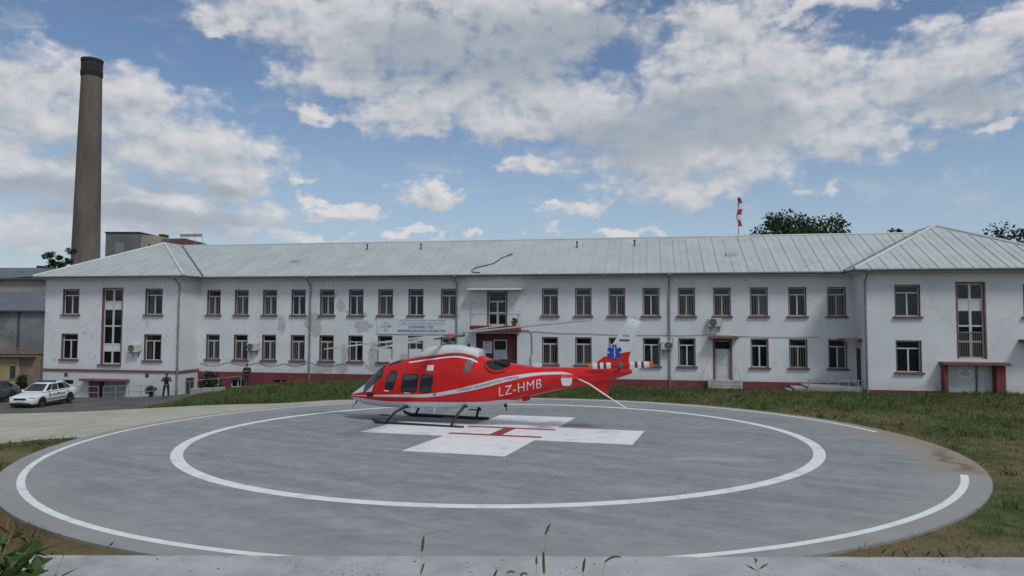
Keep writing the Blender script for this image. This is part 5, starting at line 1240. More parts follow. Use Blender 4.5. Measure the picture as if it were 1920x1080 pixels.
mb.add([(x0, -.5, z0), (qx(20), -.5, z0), (qx(105), 6, z1), (x0, 6, z1)], [(0,1,2,3)]); mb.add([(qx(20), -.5, z0), (qx(145), -.5, qz(516)), (qx(105), 6, z1)], [(0,1,2)]); mb.box(x0, qx(145), -.5, 18.5, z0-.15, z0-.02); mb.build("roof", oldroof, t)
d = 69.0
t = empty("grey_shed", (0, d, 0), 0, "grey stained lean-to shed between warehouse and hospital", "building")
mb = MB(); mb.box(qx(-150), qx(92), 0, 6, -2, qz(583)); mb.build("wall", shed, t)
mb = MB(); mb.prism([(-.4, qz(583)), (6.4, qz(545)), (6.4, qz(545)-.1), (-.4, qz(583)-.12)], 0, qx(-150), qx(94)); mb.build("roof", oldroof, t)
mb = MB(); mb.tube([(qx(38), -.08, qz(583)), (qx(38), -.08, -1.5)], .09, 8); mb.build("drain_pipe", dkiron, t)
d = 63.0
t = empty("yellow_outbuilding", (0, d, 0), 0, "low yellow outbuilding with mossy tiled roof behind the parked cars", "building")
mb = MB(); mb.box(qx(-150), qx(42), 0, 4, -2, qz(671)); mb.build("wall", yel, t)
mb = MB(); mb.box(qx(42)+.01, qx(80), .05, 4, -2, qz(669)); mb.build("side_wall", brn, t)
nrow = 4
for i in range(nrow):
    y0 = -.5 + 1.2*i; z0 = qz(672) + .12 + .16*i
    mb = MB(); x = qx(-60)
    while x < qx(70):
        mb.prism([(x, z0), (x+.11, z0+.07), (x+.22, z0)], 1, y0, y0+1.25); x += .225
    o = mb.build("roof_tiles", tile, t); o['kind'] = 'stuff'
mb = MB(); mb.box(qx(-150), qx(72), -.45, 4, qz(671), qz(671)+.1); mb.build("roof", tile, t)
mb = MB(); mb.box(qx(25), qx(36), -.04, .0, qz(711), qz(687)); f = mb.build("window", board, t)
mb = MB(); mb.box(qx(24), qx(25), -.07, .0, qz(712), qz(686)); mb.box(qx(36), qx(37), -.07, .0, qz(712), qz(686)); mb.box(qx(25), qx(36), -.07, 0, qz(687), qz(686)); mb.box(qx(25), qx(36), -.07, 0, qz(712), qz(711)); mb.build("frame", iron, f)
# ------------------------------------------------------------------ parked cars
tyre = pm("tyre_rubber", (.015, .015, .016), .85, .2, 6); rimm = pm("wheel_rim", (.22, .22, .23), .4, .15, 4, metal=.6)
cglass = pm("car_glass", (.012, .017, .022), .06, .2, 1, spec=.7); plast = pm("car_black_plastic", (.018, .018, .02), .55, .2, 4); lampm = pm("headlamp_glass", (.5, .52, .55), .12, .1, 6); plate_m = pm("number_plate", (.6, .6, .58), .5, .05, 4)
def make_car(paint, label, police, group):
    t = empty("parked_car", (0, 0, 0), 0, label, "car", group)
    # nose towards -Y; stations along the length
    st = [(-2.20,.34,.62,.60,.0),(-2.12,.26,.72,.76,.0),(-1.95,.22,.80,.83,0),(-1.5,.20,.88,.86,0),(-1.05,.20,.955,.865,0),(-.3,.20,.975,.87,0),(.9,.20,.985,.87,0),(1.6,.22,1.0,.855,0),(2.0,.28,1.0,.82,0),(2.15,.34,.96,.76,0),(2.20,.42,.88,.66,0)]
    n = 28; vs = []; fs = []
    for (y, zb, zt, w, _) in st:
        zc = zb + (zt-zb)*.45
        for k in range(n):
            a = 2*math.pi*k/n; c, s = math.cos(a), math.sin(a); e = .42
            vs.append((w*math.copysign(abs(c)**e, c), y, zc + (zt-zc if s > 0 else zc-zb)*math.copysign(abs(s)**e, s)))
    for i in range(len(st)-1):
        for k in range(n): fs.append((i*n+k, (i+1)*n+k, (i+1)*n+(k+1) % n, i*n+(k+1) % n))
    fs += [tuple(range(n)), tuple(range((len(st)-1)*n, len(st)*n))[::-1]]
    mb = MB(); mb.add(vs, fs); mb.build("body", paint, t, smooth=45)
    # greenhouse: lower and upper outlines
    lo = [(-.74,-1.12),(.74,-1.12),(.80,-.6),(.80,1.1),(.70,1.85),(-.70,1.85),(-.80,1.1),(-.80,-.6)]
    hi = [(-.50,-.32),(.50,-.32),(.57,-.05),(.57,.75),(.48,1.15),(-.48,1.15),(-.57,.75),(-.57,-.05)]
    z0, z1 = .95, 1.43; mb = MB(); m = 8
    vs = [(x, y, z0) for x, y in lo] + [(x, y, z1) for x, y in hi] + [(x*.8, (y-.4)*.85+.4, z1+.035) for x, y in hi]
    fs = [(i, (i+1) % m, m+(i+1) % m, m+i) for i in range(m)] + [(m+i, m+(i+1) % m, 2*m+(i+1) % m, 2*m+i) for i in range(m)] + [tuple(range(2*m, 3*m))]
    mb.add(vs, fs); mb.build("cabin", paint, t, smooth=50)
    def glass(a, b, nm, f0=.10, f1=.92, s0=.05, s1=.95, off=.012):
        A, B = Vector((*lo[a], z0)), Vector((*lo[b], z0)); C, D_ = Vector((*hi[b], z1)), Vector((*hi[a], z1))
        def P(u, v): return (A.lerp(B, u)).lerp(D_.lerp(C, u), v)
        nn = (B-A).cross(D_-A).normalized(); c = Vector((0, .4, 1.2))
        if nn.dot(A-c) < 0: nn = -nn
        q = [P(s0, f0)+nn*off, P(s1, f0)+nn*off, P(s1, f1)+nn*off, P(s0, f1)+nn*off]; MB().add(q, [(0,1,2,3)]).build(nm, cglass, t)
    glass(0, 1, "windscreen"); glass(4, 5, "rear_window")
    for a, b in ((2, 3), (6, 7)): glass(a, b, "side_window", .12, .9, .02, .46); glass(a, b, "side_window", .12, .9, .50, .98)
    for a, b in ((1, 2), (7, 0)): glass(a, b, "quarter_window", .12, .9, .25, .97)
    for a, b in ((3, 4), (5, 6)): glass(a, b, "rear_side_window", .12, .9, .03, .75)
    for sx in (-1, 1):
        for wy_ in (-1.36, 1.28):
            x0 = sx*.70; mb = MB()
            prof = [(.19, -.10), (.31, -.10), (.325, -.07), (.325, .07), (.31, .10), (.19, .10)]; q = 22; vs = []; fs = []
            for (r, o) in prof:
                for k in range(q):
                    a = 2*math.pi*k/q; vs.append((x0 + sx*(.09 + o), wy_ + r*math.cos(a), .325 + r*math.sin(a)))
            for i in range(5):
                for k in range(q): fs.append((i*q+k, i*q+(k+1) % q, (i+1)*q+(k+1) % q, (i+1)*q+k))
            mb.add(vs, fs); wl = mb.build("wheel", tyre, t, smooth=40)
            mb = MB(); xx = x0 + sx*.165
            for k in range(5):
                a0 = 2*math.pi*k/5; P = [(xx, wy_+r*math.cos(a0+d_), .325+r*math.sin(a0+d_)) for r, d_ in ((.03,-.6),(.195,-.28),(.195,.28),(.03,.6))]; mb.add(P, [(0,1,2,3)])
            for k in range(q):
                a0, a1 = 2*math.pi*k/q, 2*math.pi*(k+1)/q; mb.add([(xx-.002*sx, wy_+r*math.cos(a), .325+r*math.sin(a)) for r, a in ((.175,a0),(.20,a0),(.20,a1),(.175,a1))], [(0,1,2,3)])
            mb.build("rim", rimm, wl)
            # dark wheel arch
            mb = MB(); vs = []
            for k in range(15):
                a = math.pi*k/14
                for r in (.0, .385): vs.append((sx*.878, wy_+r*math.cos(a), .33+r*math.sin(a)))
            mb.add(vs, [(2*k, 2*k+1, 2*k+3, 2*k+2) for k in range(14)]); mb.build("wheel_arch", plast, t)
        mb = MB(); mb.ellipsoid((sx*.62, -2.02, .70), (.20, .14, .075), 12, 8); mb.build("headlight", lampm, t, smooth=True)
        mb = MB(); mb.ellipsoid((sx*.93, -.72, 1.0), (.10, .07, .07), 10, 6); mb.build("wing_mirror", paint, t, smooth=True)
        mb = MB(); mb.ellipsoid((sx*.62, -2.16, .36), (.09, .06, .05), 10, 6); mb.build("fog_light", lampm, t, smooth=True)
        for y in (.08, .98): mb = MB(); mb.bbox(sx*.875-.02, sx*.875+.02, y, y+.16, .80, .835, .006); mb.build("door_handle", plast, t)
    mb = MB(); mb.bbox(-.40, .40, -2.235, -2.08, .57, .68, .02); mb.build("grille", plast, t)
    mb = MB(); mb.bbox(-.68, .68, -2.225, -2.05, .26, .40, .03); mb.build("lower_grille", plast, t)
    mb = MB(); mb.box(-.26, .26, -2.25, -2.236, .44, .55); mb.build("number_plate", plate_m, t)
    mb = MB(); mb.box(-.80, .80, -1.9, 1.9, .12, .24); mb.build("underbody", plast, t)
    if police:
        mb = MB(); mb.bbox(-.56, .56, .12, .36, 1.475, 1.57, .03); mb.build("light_bar", pm("light_bar_blue", (.015, .03, .14), .3, .2, 5), t)
        dk = pm("police_marking", (.03, .04, .12), .6, .1, 4)
        for sx in (-1, 1):
            mb = MB(); x = sx*.884; mb.add([(x, -.95, .46), (x, .85, .46), (x, .85, .51), (x, -.95, .51)], [(0,1,2,3)]); mb.build("side_stripe", dk, t)
            text_on("ПОЛИЦИЯ", "lettering", dk, t, lambda a, b, sx=sx: (sx*.886, (-.45+a) if sx > 0 else (.75-a), .62+b), 1.2, .17, .02)
            mb = MB(); mb.add([(x, -.75, .60), (x, -.60, .60), (x, -.60, .82), (x, -.75, .82)], [(0,1,2,3)]); mb.build("crest", mauve, t)
    return t
white_paint = pm("white_car_paint", (.68, .69, .70), .3, .03, 2, coat=.5, dirt=((.5, .48, .45), 2, .6, .3)); grey_paint = pm("dark_grey_car_paint", (.075, .085, .09), .3, .08, 2, coat=.5)
c1 = make_car(white_paint, "white police saloon car with blue roof light bar and dark side stripe", True, "cars parked in the yard")
c1.location = (-30.6, 47.5, h1(-31.5, 47.4) + .03); c1.rotation_euler = (R(.6), 0, R(-3))
c2 = make_car(grey_paint, "dark grey car parked at the left edge beside the police car", False, "cars parked in the yard")
c2.location = (-35.75, 49.4, h1(-35.6, 49.2) + .03); c2.rotation_euler = (0, 0, R(-2))

# ------------------------------------------------------------------ people
skin = pm("skin", (.36, .22, .16), .6, .08, 8); hairm = pm("dark_hair", (.02, .016, .013), .8, .2, 20)
navy = pm("navy_cloth", (.014, .017, .028), .9, .2, 10, .3, 60); blackc = pm("black_cloth", (.012, .012, .014), .9, .2, 10, .3, 60); greenc = pm("dark_green_cloth", (.022, .04, .032), .9, .2, 10, .3, 60); maroon = pm("dark_maroon_cloth", (.035, .02, .026), .9, .2, 10, .3, 60); shoe = pm("black_shoe", (.01, .01, .011), .5, .2, 5)
def skin_mesh(name, verts, edges, radii, mat, parent, root=0, sub=2):
    me = bpy.data.meshes.new(name); me.from_pydata(verts, edges, []); o = bpy.data.objects.new(name, me); COL.objects.link(o)
    m = o.modifiers.new("s", 'SKIN'); m.use_smooth_shade = True
    for i, r_ in enumerate(radii):
        sv = me.skin_vertices[0].data[i]; sv.radius = r_ if isinstance(r_, tuple) else (r_, r_); sv.use_root = (i == root)
    o.modifiers.new("u", 'SUBSURF').levels = sub
    dg = bpy.context.evaluated_depsgraph_get(); m2 = bpy.data.meshes.new_from_object(o.evaluated_get(dg)); bpy.data.objects.remove(o); bpy.data.meshes.remove(me)
    m2.name = name; m2.materials.clear(); m2.materials.append(mat); m2.polygons.foreach_set('use_smooth', [True]*len(m2.polygons)); return link(name, m2, parent)
def person(label, pos, rz, J, top, legs):
    """J: joints in the figure's own frame (facing -Y, feet at z = 0)"""
    t = empty("person", pos, rz, label, "person")
    names = ['pelvis','spine','chest','neck','head','crown']; V = [J[k] for k in names]; Rr = [(.09,.07),(.085,.065),(.10,.07),.05,(.078,.095),.05]; E_ = [(0,1),(1,2),(2,3),(3,4),(4,5)]
    def addv(p, r, frm): V.append(p); Rr.append(r); E_.append((frm, len(V)-1)); return len(V)-1
    sl = []; ll = []
    for sd_ in ('l', 'r'):
        a = addv(J['sh_'+sd_], .06, 2); b = addv(J['el_'+sd_], .043, a); c = addv(J['wr_'+sd_], .029, b)
        pd = Vector(J['hd_'+sd_])-Vector(J['wr_'+sd_]); u = pd.normalized(); up = Vector((0,0,1)) if abs(u.z) < .8 else Vector((1 if sd_ == 'l' else -1, 0, 0)); sdv = u.cross(up).normalized()
        palm = addv(tuple(Vector(J['wr_'+sd_]) + u*.07), (.036,.02), c)
        for k, (o_, ln) in enumerate(((-.027,.068),(-.009,.078),(.009,.072),(.027,.055))):
            base = Vector(J['wr_'+sd_]) + u*.085 + up.cross(u).normalized()*o_; f1 = addv(tuple(base), .0095, palm); f2 = addv(tuple(base + u*ln*.55 + Vector(J.get('curl', (0,-.01,.0)))), .009, f1); addv(tuple(base + u*ln + Vector(J.get('curl', (0,-.01,0)))*2.4), .008, f2)
        tb = addv(tuple(Vector(J['wr_'+sd_]) + u*.045 + up.cross(u).normalized()*-.036), .011, palm); addv(tuple(Vector(J['wr_'+sd_]) + u*.085 + up.cross(u).normalized()*-.056), .0095, tb)
        h = addv(J['hip_'+sd_], .07, 0); k2 = addv(J['kn_'+sd_], .058, h); an_ = addv(J['an_'+sd_], .042, k2); addv(J['toe_'+sd_], .036, an_)
    skin_mesh("body", V, E_, Rr, skin, t, 0, 1)
    # garments, a little fuller than the body
    v = [tuple(Vector(J['pelvis'])-Vector((0,0,.06))),J['spine'],J['chest'],tuple(Vector(J['neck'])*.6+Vector(J['chest'])*.4)]; r_ = [(.172,.132),(.16,.125),(.19,.125),.08]; e = [(0,1),(1,2),(2,3)]
    for sd_ in ('l', 'r'):
        k = len(v); v += [J['sh_'+sd_], J['el_'+sd_], tuple(Vector(J['el_'+sd_]).lerp(Vector(J['wr_'+sd_]), top[1]))]; r_ += [.085, .062, .052]; e += [(2,k),(k,k+1),(k+1,k+2)]
    skin_mesh("jacket", v, e, r_, top[0], t, 0, 2)
    v = [tuple(Vector(J['pelvis'])+Vector((0,0,.05)))]; r_ = [(.165,.125)]; e = []
    for sd_ in ('l', 'r'):
        k = len(v); v += [J['hip_'+sd_], J['kn_'+sd_], tuple(Vector(J['an_'+sd_])+Vector((0,0,.03)))]; r_ += [.105, .078, .066]; e += [(0,k),(k,k+1),(k+1,k+2)]
    skin_mesh("trousers", v, e, r_, legs, t, 0, 2)
    hc = Vector(J['head']); mb = MB(); mb.ellipsoid(hc + Vector((0,.022,.045)), (.088,.105,.088), 14, 9); mb.build("hair", hairm, t, smooth=True)
    fd = Vector((0,-1,0)); mb = MB()
    mb.ellipsoid(hc + Vector((0,-.098,-.005)), (.012,.02,.02), 8, 6); mb.build("nose", skin, t, smooth=True)
    for sx in (-1, 1):
        mb = MB(); mb.ellipsoid(hc + Vector((sx*.032,-.088,.018)), (.012,.01,.007), 8, 6); mb.build("eye", shoe, t, smooth=True)
        mb = MB(); mb.ellipsoid(hc + Vector((sx*.082,.0,.0)), (.012,.02,.03), 8, 6); mb.build("ear", skin, t, smooth=True)
        q = Vector(J['an_'+('l' if sx < 0 else 'r')]); tq = Vector(J['toe_'+('l' if sx < 0 else 'r')])
        mb = MB(); dd = (tq-q); dd.z = 0; dd.normalize(); c = q + dd*.06; ang = math.atan2(dd.y, dd.x)
        sh = [(q.x - dd.x*.08, q.y - dd.y*.08, .045), (q.x, q.y, .05), (q.x+dd.x*.1, q.y+dd.y*.1, .04), (q.x+dd.x*.2, q.y+dd.y*.2, .033)]; mb.tube(sh, [.042,.048,.045,.03], 10); mb.build("shoe", shoe, t, smooth=True)
    mb = MB(); mb.ellipsoid(hc + Vector((0,-.088,-.045)), (.022,.008,.006), 8, 5); mb.build("mouth", pm("lips", (.24, .1, .09), .6), t, smooth=True)
    return t
J1 = dict(pelvis=(0,0,.98), spine=(0,.01,1.14), chest=(0,.01,1.36), neck=(0,.0,1.52), head=(0,-.02,1.63), crown=(0,-.01,1.72),
 sh_l=(-.19,.0,1.43), el_l=(-.29,-.16,1.20), wr_l=(-.14,-.30,1.42), hd_l=(-.06,-.31,1.50), sh_r=(.19,0,1.43), el_r=(.31,-.15,1.21), wr_r=(.14,-.30,1.42), hd_r=(.06,-.31,1.50),
 hip_l=(-.10,0,.92), kn_l=(-.16,-.03,.50), an_l=(-.20,-.02,.09), toe_l=(-.24,-.16,.04), hip_r=(.10,0,.92), kn_r=(.13,-.02,.50), an_r=(.15,.02,.09), toe_r=(.18,-.12,.04), curl=(0,-.006,.004))
pz = h1(-24.25, 50.9)
man = person("man in dark clothes standing in the yard with both hands raised to his face", (-24.25, 50.9, pz + .03), R(25), J1, (navy, .55), blackc)
mb = MB(); mb.bbox(-.04, .04, -.345, -.335, 1.46, 1.62, .004)
ph = mb.build("phone", plast); ph.location = man.location; ph.rotation_euler = man.rotation_euler; tag(ph, "small dark phone held up in the hands of the man in the yard", "phone")
J2 = dict(J1); J2.update(el_l=(-.27,-.03,1.16), wr_l=(-.02,-.20,1.17), hd_l=(.10,-.19,1.2), el_r=(.27,-.03,1.16), wr_r=(.02,-.23,1.22), hd_r=(-.10,-.20,1.24), an_l=(-.12,0,.09), toe_l=(-.14,-.14,.04), kn_l=(-.11,-.02,.5), an_r=(.12,0,.09), toe_r=(.14,-.14,.04), kn_r=(.11,-.02,.5))
x, y = -19.6, 53.6
person("man with folded arms standing by the facade behind the long grass", (x, y, h1(x, y)+.12), R(15), J2, (maroon, .6), greenc)
# ------------------------------------------------------------------ trees and shrubs
def leaf_mat(name, a, b, tr=.25):
    m = bpy.data.materials.new(name); m.use_nodes = True; N = NT(m.node_tree); N.n.clear(); o = N.new('ShaderNodeOutputMaterial')
    g = N.new('ShaderNodeNewGeometry'); f = N.noise(g.outputs['Position'], 1.3, 4, .6); rp = g.outputs['Random Per Island']
    k = N.math('ADD', N.math('MULTIPLY', f, .6), N.math('MULTIPLY', rp, .45)); c = N.mix(N.ramp(k, .25, .8, smooth=False), c4(a), c4(b))
    d = N.new('ShaderNodeBsdfDiffuse'); t = N.new('ShaderNodeBsdfTranslucent'); N.l.new(c, d.inputs[0]); N.l.new(c, t.inputs[0])
    gl = N.new('ShaderNodeBsdfGlossy'); gl.inputs['Roughness'].default_value = .45; gl.inputs[0].default_value = (.5, .5, .5, 1)
    mx = N.new('ShaderNodeMixShader'); mx.inputs[0].default_value = tr; N.l.new(d.outputs[0], mx.inputs[1]); N.l.new(t.outputs[0], mx.inputs[2])
    m2 = N.new('ShaderNodeMixShader'); m2.inputs[0].default_value = .05; N.l.new(mx.outputs[0], m2.inputs[1]); N.l.new(gl.outputs[0], m2.inputs[2]); N.l.new(m2.outputs[0], o.inputs[0]); return m
treeleaf = leaf_mat("tree_leaf", (.022, .045, .018), (.055, .085, .03)); weedleaf = leaf_mat("weed_leaf", (.03, .065, .02), (.075, .12, .035)); bark = pm("bark", (.09, .07, .055), .9, .3, 4, .6, 20)
def np_leaves(name, pts, size, mat, parent, seed, asp=.5):
    g = np.random.default_rng(seed); n = len(pts); a = g.normal(size=(n, 3)); a /= np.linalg.norm(a, axis=1)[:, None]; b = np.cross(a, g.normal(size=(n, 3))); b /= np.linalg.norm(b, axis=1)[:, None]
    s = size*(.6 + .8*g.random((n, 1))); a = a*s; b = b*s*asp
    v = np.stack([pts-a, pts+b, pts+a, pts-b], 1).reshape(-1, 3).astype(np.float32)
    me = bpy.data.meshes.new(name); me.vertices.add(4*n); me.vertices.foreach_set('co', v.ravel()); me.loops.add(4*n); me.loops.foreach_set('vertex_index', np.arange(4*n, dtype=np.int32)); me.polygons.add(n); me.polygons.foreach_set('loop_start', np.arange(0, 4*n, 4, dtype=np.int32)); me.polygons.foreach_set('loop_total', np.full(n, 4, np.int32))
    me.materials.append(mat); me.update(); me.validate(); return link(name, me, parent)
def tree(x, y, zb, h, rx, rz_, label, nclump, nleaf, leaf, seed, group=None, trunk_r=.3, lean=0):
    g = np.random.default_rng(seed); t = empty("tree", (x, y, zb), 0, label, "tree", group)
    cz = h - rz_
    mb = MB(); top = Vector((lean, 0, h*.72)); mb.tube([(0,0,0), (lean*.3, .1, h*.3), top], [trunk_r, trunk_r*.7, trunk_r*.25], 10)
    cl = []
    while len(cl) < nclump:
        d = g.normal(size=3); d /= np.linalg.norm(d); r = g.random()**.45
        p = d*r*np.array([rx, rx*.9, rz_]); 
        if p[2] < -rz_*.75: continue
        cl.append((p + np.array([lean, 0, cz]), (.16 + .16*g.random())*rx*(1.05-.35*r)))
    for c, r in cl[:16]: 
        b = Vector((lean*.4, 0, h*(.3+.3*g.random()))); c_ = Vector(c); mb.tube([b, b.lerp(c_, .5) + Vector((0,0,.2)), c_], [trunk_r*.32, trunk_r*.18, .02], 6)
    mb.build("trunk", bark, t, smooth=50)
    P = []
    for c, r in cl:
        k = max(8, int(nleaf/nclump*(.6+.8*g.random()))); d = g.normal(size=(k, 3)); d /= np.linalg.norm(d, axis=1)[:, None]; P.append(c + d*(r*g.random((k, 1))**.5)*np.array([1.1, 1.1, .75]))
    np_leaves("crown", np.concatenate(P), leaf, treeleaf, t, seed+1); return t
tree(30.4, 76, -1, 17.0, 7.3, 5.6, "large dark leafy tree rising behind the roof right of the windsock", 170, 22000, .20, 11)
tree(24.0, 74, -1, 14.6, 2.8, 2.8, "small leafy tree top peeping over the ridge beside the windsock", 26, 2600, .18, 21)
tree(58.4, 80, -1, 16.6, 7.2, 5.4, "dark leafy tree behind the right end of the right wing roof", 110, 13000, .21, 31)
tree(60.5, 112, -1, 20.2, 3.0, 3.4, "far tree top just above the ridge, left one of two beside the right wing roof", 26, 2400, .24, 41)
tree(64.6, 112, -1, 20.5, 2.8, 3.4, "far tree top just above the ridge, right one of two beside the right wing roof", 26, 2400, .24, 51)
tree(-53.6, 86, -1, 13.9, 2.6, 3.2, "dark tree beside the chimney foot above the warehouse roof", 34, 3000, .2, 61)
tree(-57.0, 87, -1, 12.2, 1.7, 2.2, "smaller dark tree left of the chimney above the warehouse roof", 18, 1400, .2, 71)
def bush(x, y, r, h, label, seed, n=2600, leaf=.10):
    t = empty("bush", (x, y, h1(x, y)), 0, label, "bush"); g = np.random.default_rng(seed)
    mb = MB(); P = []
    for k in range(14):
        a = g.random()*6.28; q = Vector((math.cos(a)*r*.7*g.random(), math.sin(a)*r*.6*g.random(), h*(.15+.72*g.random()))); mb.tube([(0,0,0), q*.5 + Vector((0,0,.1)), q], [.03,.02,.008], 5)
        d = g.normal(size=(n//14, 3)); d /= np.linalg.norm(d, axis=1)[:, None]; P.append(np.array(q) + d*(g.random((n//14, 1))**.5)*np.array([r*.42, r*.42, h*.33]))
    mb.build("stem", bark, t); P = np.concatenate(P); P[:, 2] = np.maximum(P[:, 2], .02); np_leaves("foliage", P, leaf, treeleaf, t, seed+1)
bush(-21.7, 52.4, 1.2, 1.35, "rounded dark bush by the corner of the left wing", 81)
bush(-37.9, 56.0, .45, 1.6, "dark narrow bush behind the two parked cars", 82, 1200)
bush(-26.6, 53.4, .5, .75, "small weedy bush at the foot of the left wing wall, left of the man", 83, 700, .07)

# ------------------------------------------------------------------ grass
def blade_mat(k=1.0):
    m = bpy.data.materials.new("grass_blade"); m.use_nodes = True; N = NT(m.node_tree); N.n.clear(); o = N.new('ShaderNodeOutputMaterial'); g = N.new('ShaderNodeNewGeometry'); p = g.outputs['Position']
    n1 = N.noise(p, .25, 6, .6); n2 = N.noise(p, 1.6, 6, .65)
    rp = g.outputs['Random Per Island']
    c = N.mix(N.ramp(N.math('ADD', N.math('MULTIPLY', n2, .5), N.math('MULTIPLY', rp, .5)), .25, .75), (.07*k, .112*k, .04*k, 1), (.14*k, .19*k, .075*k, 1))
    dry = N.math('ADD', N.ramp(n1, .42, .62), N.math('MULTIPLY', N.math('SUBTRACT', n2, .5), 1.2), clamp=True)
    dry = N.math('MULTIPLY', dry, N.ramp(rp, .15, .7))
    c = N.mix(N.math('MULTIPLY', dry, .8), c, (.27, .205, .11, 1))
    d = N.new('ShaderNodeBsdfDiffuse'); t = N.new('ShaderNodeBsdfTranslucent'); N.l.new(c, d.inputs[0]); N.l.new(c, t.inputs[0]); mx = N.new('ShaderNodeMixShader'); mx.inputs[0].default_value = .3
    N.l.new(d.outputs[0], mx.inputs[1]); N.l.new(t.outputs[0], mx.inputs[2]); N.l.new(mx.outputs[0], o.inputs[0]); return m
grassm = blade_mat(); roughm = blade_mat(1.35)
def blades(name, x, y, hgtv, wid, seed, mt=None):
    g = np.random.default_rng(seed); n = len(x); z = hgt(x, y); a = g.random(n)*6.283; ln = g.normal(size=(n, 2))*.45
    dx, dy = np.cos(a)*wid/2, np.sin(a)*wid/2; b = np.stack([x, y, z - .015], -1)
    tip = b + np.stack([ln[:, 0]*hgtv, ln[:, 1]*hgtv, hgtv], -1); midp = b + np.stack([ln[:, 0]*hgtv*.3, ln[:, 1]*hgtv*.3, hgtv*.6], -1); w = np.stack([dx, dy, np.zeros(n)], -1)
    v = np.stack([b-w, b+w, midp+w*.7, tip, midp-w*.7], 1).reshape(-1, 3).astype(np.float32)
    me = bpy.data.meshes.new(name); me.vertices.add(5*n); me.vertices.foreach_set('co', v.ravel()); me.loops.add(5*n); me.loops.foreach_set('vertex_index', np.arange(5*n, dtype=np.int32)); me.polygons.add(n); me.polygons.foreach_set('loop_start', np.arange(0, 5*n, 5, dtype=np.int32)); me.polygons.foreach_set('loop_total', np.full(n, 5, np.int32))
    me.materials.append(mt or grassm); me.update(); me.validate(); return tag(link(name, me), kind='stuff')
def fu(x, y): return (x-BO.x)*BD.x + (y-BO.y)*BD.y, (x-BO.x)*BB.x + (y-BO.y)*BB.y
def open_ground(x, y):
    u, v = fu(x, y); ok = (np.hypot(x-OC[0], y-OC[1]) > RS + .01 - .05*(fbm2(x, y, 2.2) > .2)) & (v < -.15) & ~in_poly(x, y, YARD) & ~in_poly(x, y, DRIVE)
    ok &= ~((v > WY - .15) & ((u > UR0-.1) | (u < UL1+.1))) & ~((v > -2.4) & (u > 18.2) & (u < UR0)) & ~((v > -1.75) & (u > 13.3) & (u < 15.55))
    return ok
def scatter(n, x0, x1, y0, y1, seed, keep=None):
    g = np.random.default_rng(seed); x = g.uniform(x0, x1, n); y = g.uniform(y0, y1, n); ok = open_ground(x, y) & (np.abs(x) < y*.76 + 1.5)
    if keep is not None: ok &= keep(x, y, g)
    return x[ok], y[ok], g
def fbm2(x, y, s=1.0, ph=0.0):
    return (np.sin(x*.9*s+ph)*np.cos(y*1.1*s-ph) + .6*np.sin(x*2.3*s+1.7*ph+1)*np.cos(y*1.9*s+2) + .4*np.sin(x*4.7*s+y*3.1*s+ph))/2
# mown lawn, right
x, y, g = scatter(330000, 0, 40, 5.5, 54, 101, lambda x, y, g: (x > 1.5) & (g.random(len(x)) < np.clip(1.25 - y/55, .3, 1)))
d_ = np.clip(y/26, .5, 2.2); h_ = (.05 + .06*g.random(len(x)))*(1 + 1.5*np.maximum(0, fbm2(x, y, .8)) + .8*(g.random(len(x)) > .93))
blades("lawn_grass", x, y, h_*np.clip(d_, .8, 1.5), .014*d_, 102)
# coarser clumps of weeds standing out of the lawn
g = np.random.default_rng(131); n = 420; cxx = g.uniform(3, 38, n); cyy = g.uniform(9, 51, n); k = 26
x = (cxx[:, None] + g.normal(size=(n, k))*.09).ravel(); y = (cyy[:, None] + g.normal(size=(n, k))*.09).ravel(); ok = open_ground(x, y); x, y = x[ok], y[ok]
blades("weed_clumps", x, y, .10 + .16*g.random(len(x)), .018 + .014*g.random(len(x)), 132)
# long rough grass on the slope left and behind the helicopter
x, y, g = scatter(330000, -24, 9, 36, 56, 103, lambda x, y, g: g.random(len(x)) < np.clip((9-x)/9, .15, 1))
f = np.clip((4-x)/9, .12, 1)*np.clip((y-37.3)/2.2, .25, 1)*np.clip((x+23.5)/7, .22, 1); h_ = (.12 + .32*g.random(len(x))**1.6)*f*(1 + .5*fbm2(x, y, .9, 1.3)) + .05
blades("rough_grass", x, y, np.maximum(h_, .05), .018 + .012*g.random(len(x)), 104, roughm)
# tufts on the bare earth at the near left
x, y, g = scatter(60000, -22, -1, 5.5, 24, 105, lambda x, y, g: fbm2(x, y, 1.1, .4) + .35*g.random(len(x)) > .42 - .4*np.clip((y-16)/3, 0, 1))
blades("sparse_grass", x, y, .05 + .12*g.random(len(x)), .012 + .008*g.random(len(x)), 106)

